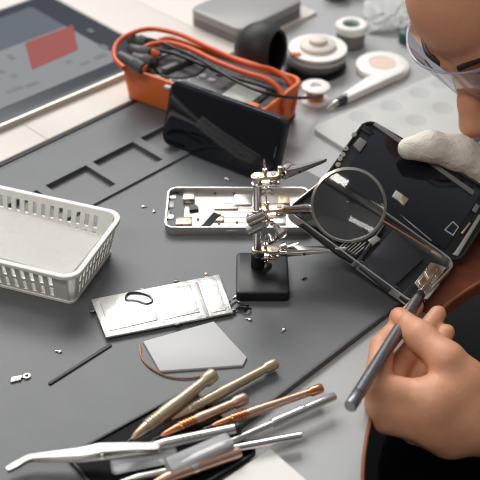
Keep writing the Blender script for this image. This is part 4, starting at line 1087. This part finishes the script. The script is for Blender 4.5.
# dark work shirt, trousers
G = Field((.30, -.33, -.36), (.74, .37, .22), .006)
G.cone(HIP, CHEST, .135, .140); G.ell(CHEST, (.13, .17, .16), k=.04); G.cone(CHEST, NECK*.75+CHEST*.25, .11, .075, .04)
G.chain([CHEST+(.0, -.07, .05), SHL, SHL*.3+ELL*.7], [.08, .066, .056], .03); G.chain([CHEST+(.0, .09, .05), SHR, SHR*.3+ELR*.7], [.08, .066, .056], .03)
wear(G.mesh('shirt', navy_m, None, 2))
G = Field((.02, -.42, -.74), (.74, .12, -.10), .008)
KL, KR = np.array((.175, -.33, -.215)), np.array((.21, -.075, -.225))
G.ell(HIP, (.14, .17, .11)); G.chain([HIP+(-.02, -.09, -.02), KL, KL+(.03, -.01, -.42)], [.095, .072, .055], .03); G.chain([HIP+(-.02, .07, -.02), KR, KR+(.03, .01, -.42)], [.095, .072, .055], .03)
wear(G.mesh('trousers', navy_m, None, 2))
# white knit glove on the right hand: thumb along the near face of the panel, fingers behind it
G = Field((.12, -.08, -.03), (.36, .22, .20), .0022)
MCR = dict(i=D3(482, 168, .930), m=D3(490, 184, .936), r=D3(500, 197, .928), p=D3(510, 209, .915))
for k_ in 'imrp': G.cone(GWR, MCR[k_], .028, .016, .012)
G.cone(MCR['i'], MCR['p'], .015, .013, .01)
G.cone(GWR, GWR*.5+WRR*.5, .029, .0295, .006)
def gf(root, pts, rs): G.chain([root]+pts, rs, .002, .008)
G.chain([GWR, D3(494, 174, .915), D3(458, 153, .893), D3(430, 146, .884), D3(409, 148.5, .883)], [.026, .0185, .0150, .0128, .0098], .006, .012)
gf(MCR['i'], [D3(440, 172, .955), D3(420, 182, .946), D3(404, 192, .936)], [.0135, .0120, .0108, .0092])
gf(MCR['m'], [D3(448, 190, .944), D3(428, 202, .930), D3(412, 212, .915)], [.0135, .0118, .0104, .0090])
gf(MCR['r'], [D3(460, 206, .928), D3(444, 216, .917), D3(430, 224, .906)], [.013, .0112, .0100, .0085])
gf(MCR['p'], [D3(476, 218, .912), D3(462, 226, .903), D3(452, 232, .896)], [.012, .0102, .0092, .0080])
wear(G.mesh('glove', knit_m))

# safety glasses
sgl = thing('safety_glasses', 'clear wraparound safety glasses worn by the person', 'glasses', MHD)
NA, NZ = 40, 10
t = bmesh.new(); g = []
def lens_pt(u, v):
    a = R(84)*u; s_ = math.sin(a); c_ = math.cos(a)
    top = .035-.006*abs(u)**2; bot = -.040+.010*abs(u)**2 + .016*math.exp(-(u/.13)**2)
    z = bot+(top-bot)*v; fwd = .038+.068*c_-.006*(1-v)*.4
    return V((.077*math.copysign(abs(s_)**.9, s_), fwd, z))
for i in range(NA+1):
    g.append([t.verts.new(lens_pt(-1+2*i/NA, j/NZ)) for j in range(NZ+1)])
for i in range(NA):
    for j in range(NZ): t.faces.new((g[i][j], g[i+1][j], g[i+1][j+1], g[i][j+1]))
bm = B(); add(bm, t); link('lens', bm, visor_m, sgl)
bm = B(); tube(bm, [lens_pt(-1+2*i/60, 1) for i in range(61)], .0012, 8); link('brow_bar', bm, rim_m, sgl)
bm = B(); tube(bm, [lens_pt(-1+2*i/60, 0) for i in range(61)], .0015, 8); link('lower_rim', bm, mat('rim_dark_grey', (70, 66, 84), .25, trans=.2), sgl)  # lower rim in a darker grey than the other rims
for s_ in (-1, 1):
    bm = B(); tube(bm, [lens_pt(s_, j/8) for j in range(9)], .0016, 8); link('side_rim', bm, rim_m, sgl)
    bm = B(); P = spline([lens_pt(s_, .75), V((s_*.077, .0, .018)), V((s_*.077, -.03, .010)), V((s_*.073, -.055, -.012))], 8)
    tube(bm, P, .0024, 8); link('temple', bm, rim_m, sgl)
    bm = B(); ball(bm, (s_*.0125, .097, -.004), .003, None, (.5, 1, 1.6)); link('nose_pad', bm, frost_m, sgl)

# precision driver in the left hand
a, b = Wd(437, 268, .851), Wd(350, 407, .690)
Md = frame(a, b-a, (0, 0, 1)); Ln = (b-a).length
dr = thing('precision_screwdriver', 'dark grey precision screwdriver held in the bare hand, its tip on the opened smartphone', 'screwdriver', Md)
turn(dr, 'blade', [(.0006, 0), (.0011, .006), (.0016, .020), (.0019, Ln*.23), (0, Ln*.23)], chrome_m)
turn(dr, 'collar', [(.0030, Ln*.215), (.0038, Ln*.225), (.0040, Ln*.26), (0, Ln*.26)], dsteel_m)
turn(dr, 'handle', [(.0042, Ln*.2601), (.0045, Ln*.3), (.0045, Ln-.016), (0, Ln-.016)], mat('gunmetal', (128, 130, 134), .36, .85))
turn(dr, 'swivel_cap', [(.0041, Ln-.0159), (.0045, Ln-.0148), (.0045, Ln-.001), (.0038, Ln), (0, Ln)], mat('gunmetal', (128, 130, 134), .36, .85))
# ------------------------------------------------------------------ light
w = bpy.data.worlds.new('world'); S.world = w; w.use_nodes = True; nt = w.node_tree
bg = nt.nodes['Background']; tc = nt.nodes.new('ShaderNodeTexCoord'); sp = nt.nodes.new('ShaderNodeSeparateXYZ')
nt.links.new(tc.outputs['Generated'], sp.inputs[0])
cr = nt.nodes.new('ShaderNodeValToRGB'); el = cr.color_ramp.elements
el[0].position = .35; el[0].color = (.13, .12, .11, 1); el[1].position = .85; el[1].color = (.62, .66, .70, 1)
mr = nt.nodes.new('ShaderNodeMath'); mr.operation = 'MULTIPLY_ADD'; mr.inputs[1].default_value = .35; mr.inputs[2].default_value = .35
nt.links.new(sp.outputs['Y'], mr.inputs[0])
m3 = nt.nodes.new('ShaderNodeMath'); m3.operation = 'MULTIPLY_ADD'; m3.inputs[1].default_value = .3
nt.links.new(sp.outputs['Z'], m3.inputs[0]); nt.links.new(mr.outputs[0], m3.inputs[2])
nt.links.new(m3.outputs[0], cr.inputs[0]); nt.links.new(cr.outputs[0], bg.inputs[0]); bg.inputs[1].default_value = .8
def area(name, loc, target, sx, sy, power, col):
    l = bpy.data.lights.new(name, 'AREA'); l.shape = 'RECTANGLE'; l.size = sx; l.size_y = sy; l.energy = power; l.color = col
    o = bpy.data.objects.new(name, l); COL.objects.link(o); o.location = loc
    o.rotation_euler = (V(target)-V(loc)).to_track_quat('-Z', 'Y').to_euler(); return o
area('window_light', (-.65, 1.85, 1.95), (0, .1, 0), 2.2, 1.1, 70, (1, .985, .96))
area('front_fill_light', (-.75, -.95, 1.75), (0, -.1, 0), 1.3, .16, 15, (1, .95, .88))  # unseen fill added above the camera, also streaks the magnifier
S.view_settings.view_transform = 'Standard'; S.view_settings.look = 'None'; S.view_settings.exposure = 0; S.view_settings.gamma = 1
S.view_settings.use_curve_mapping = False
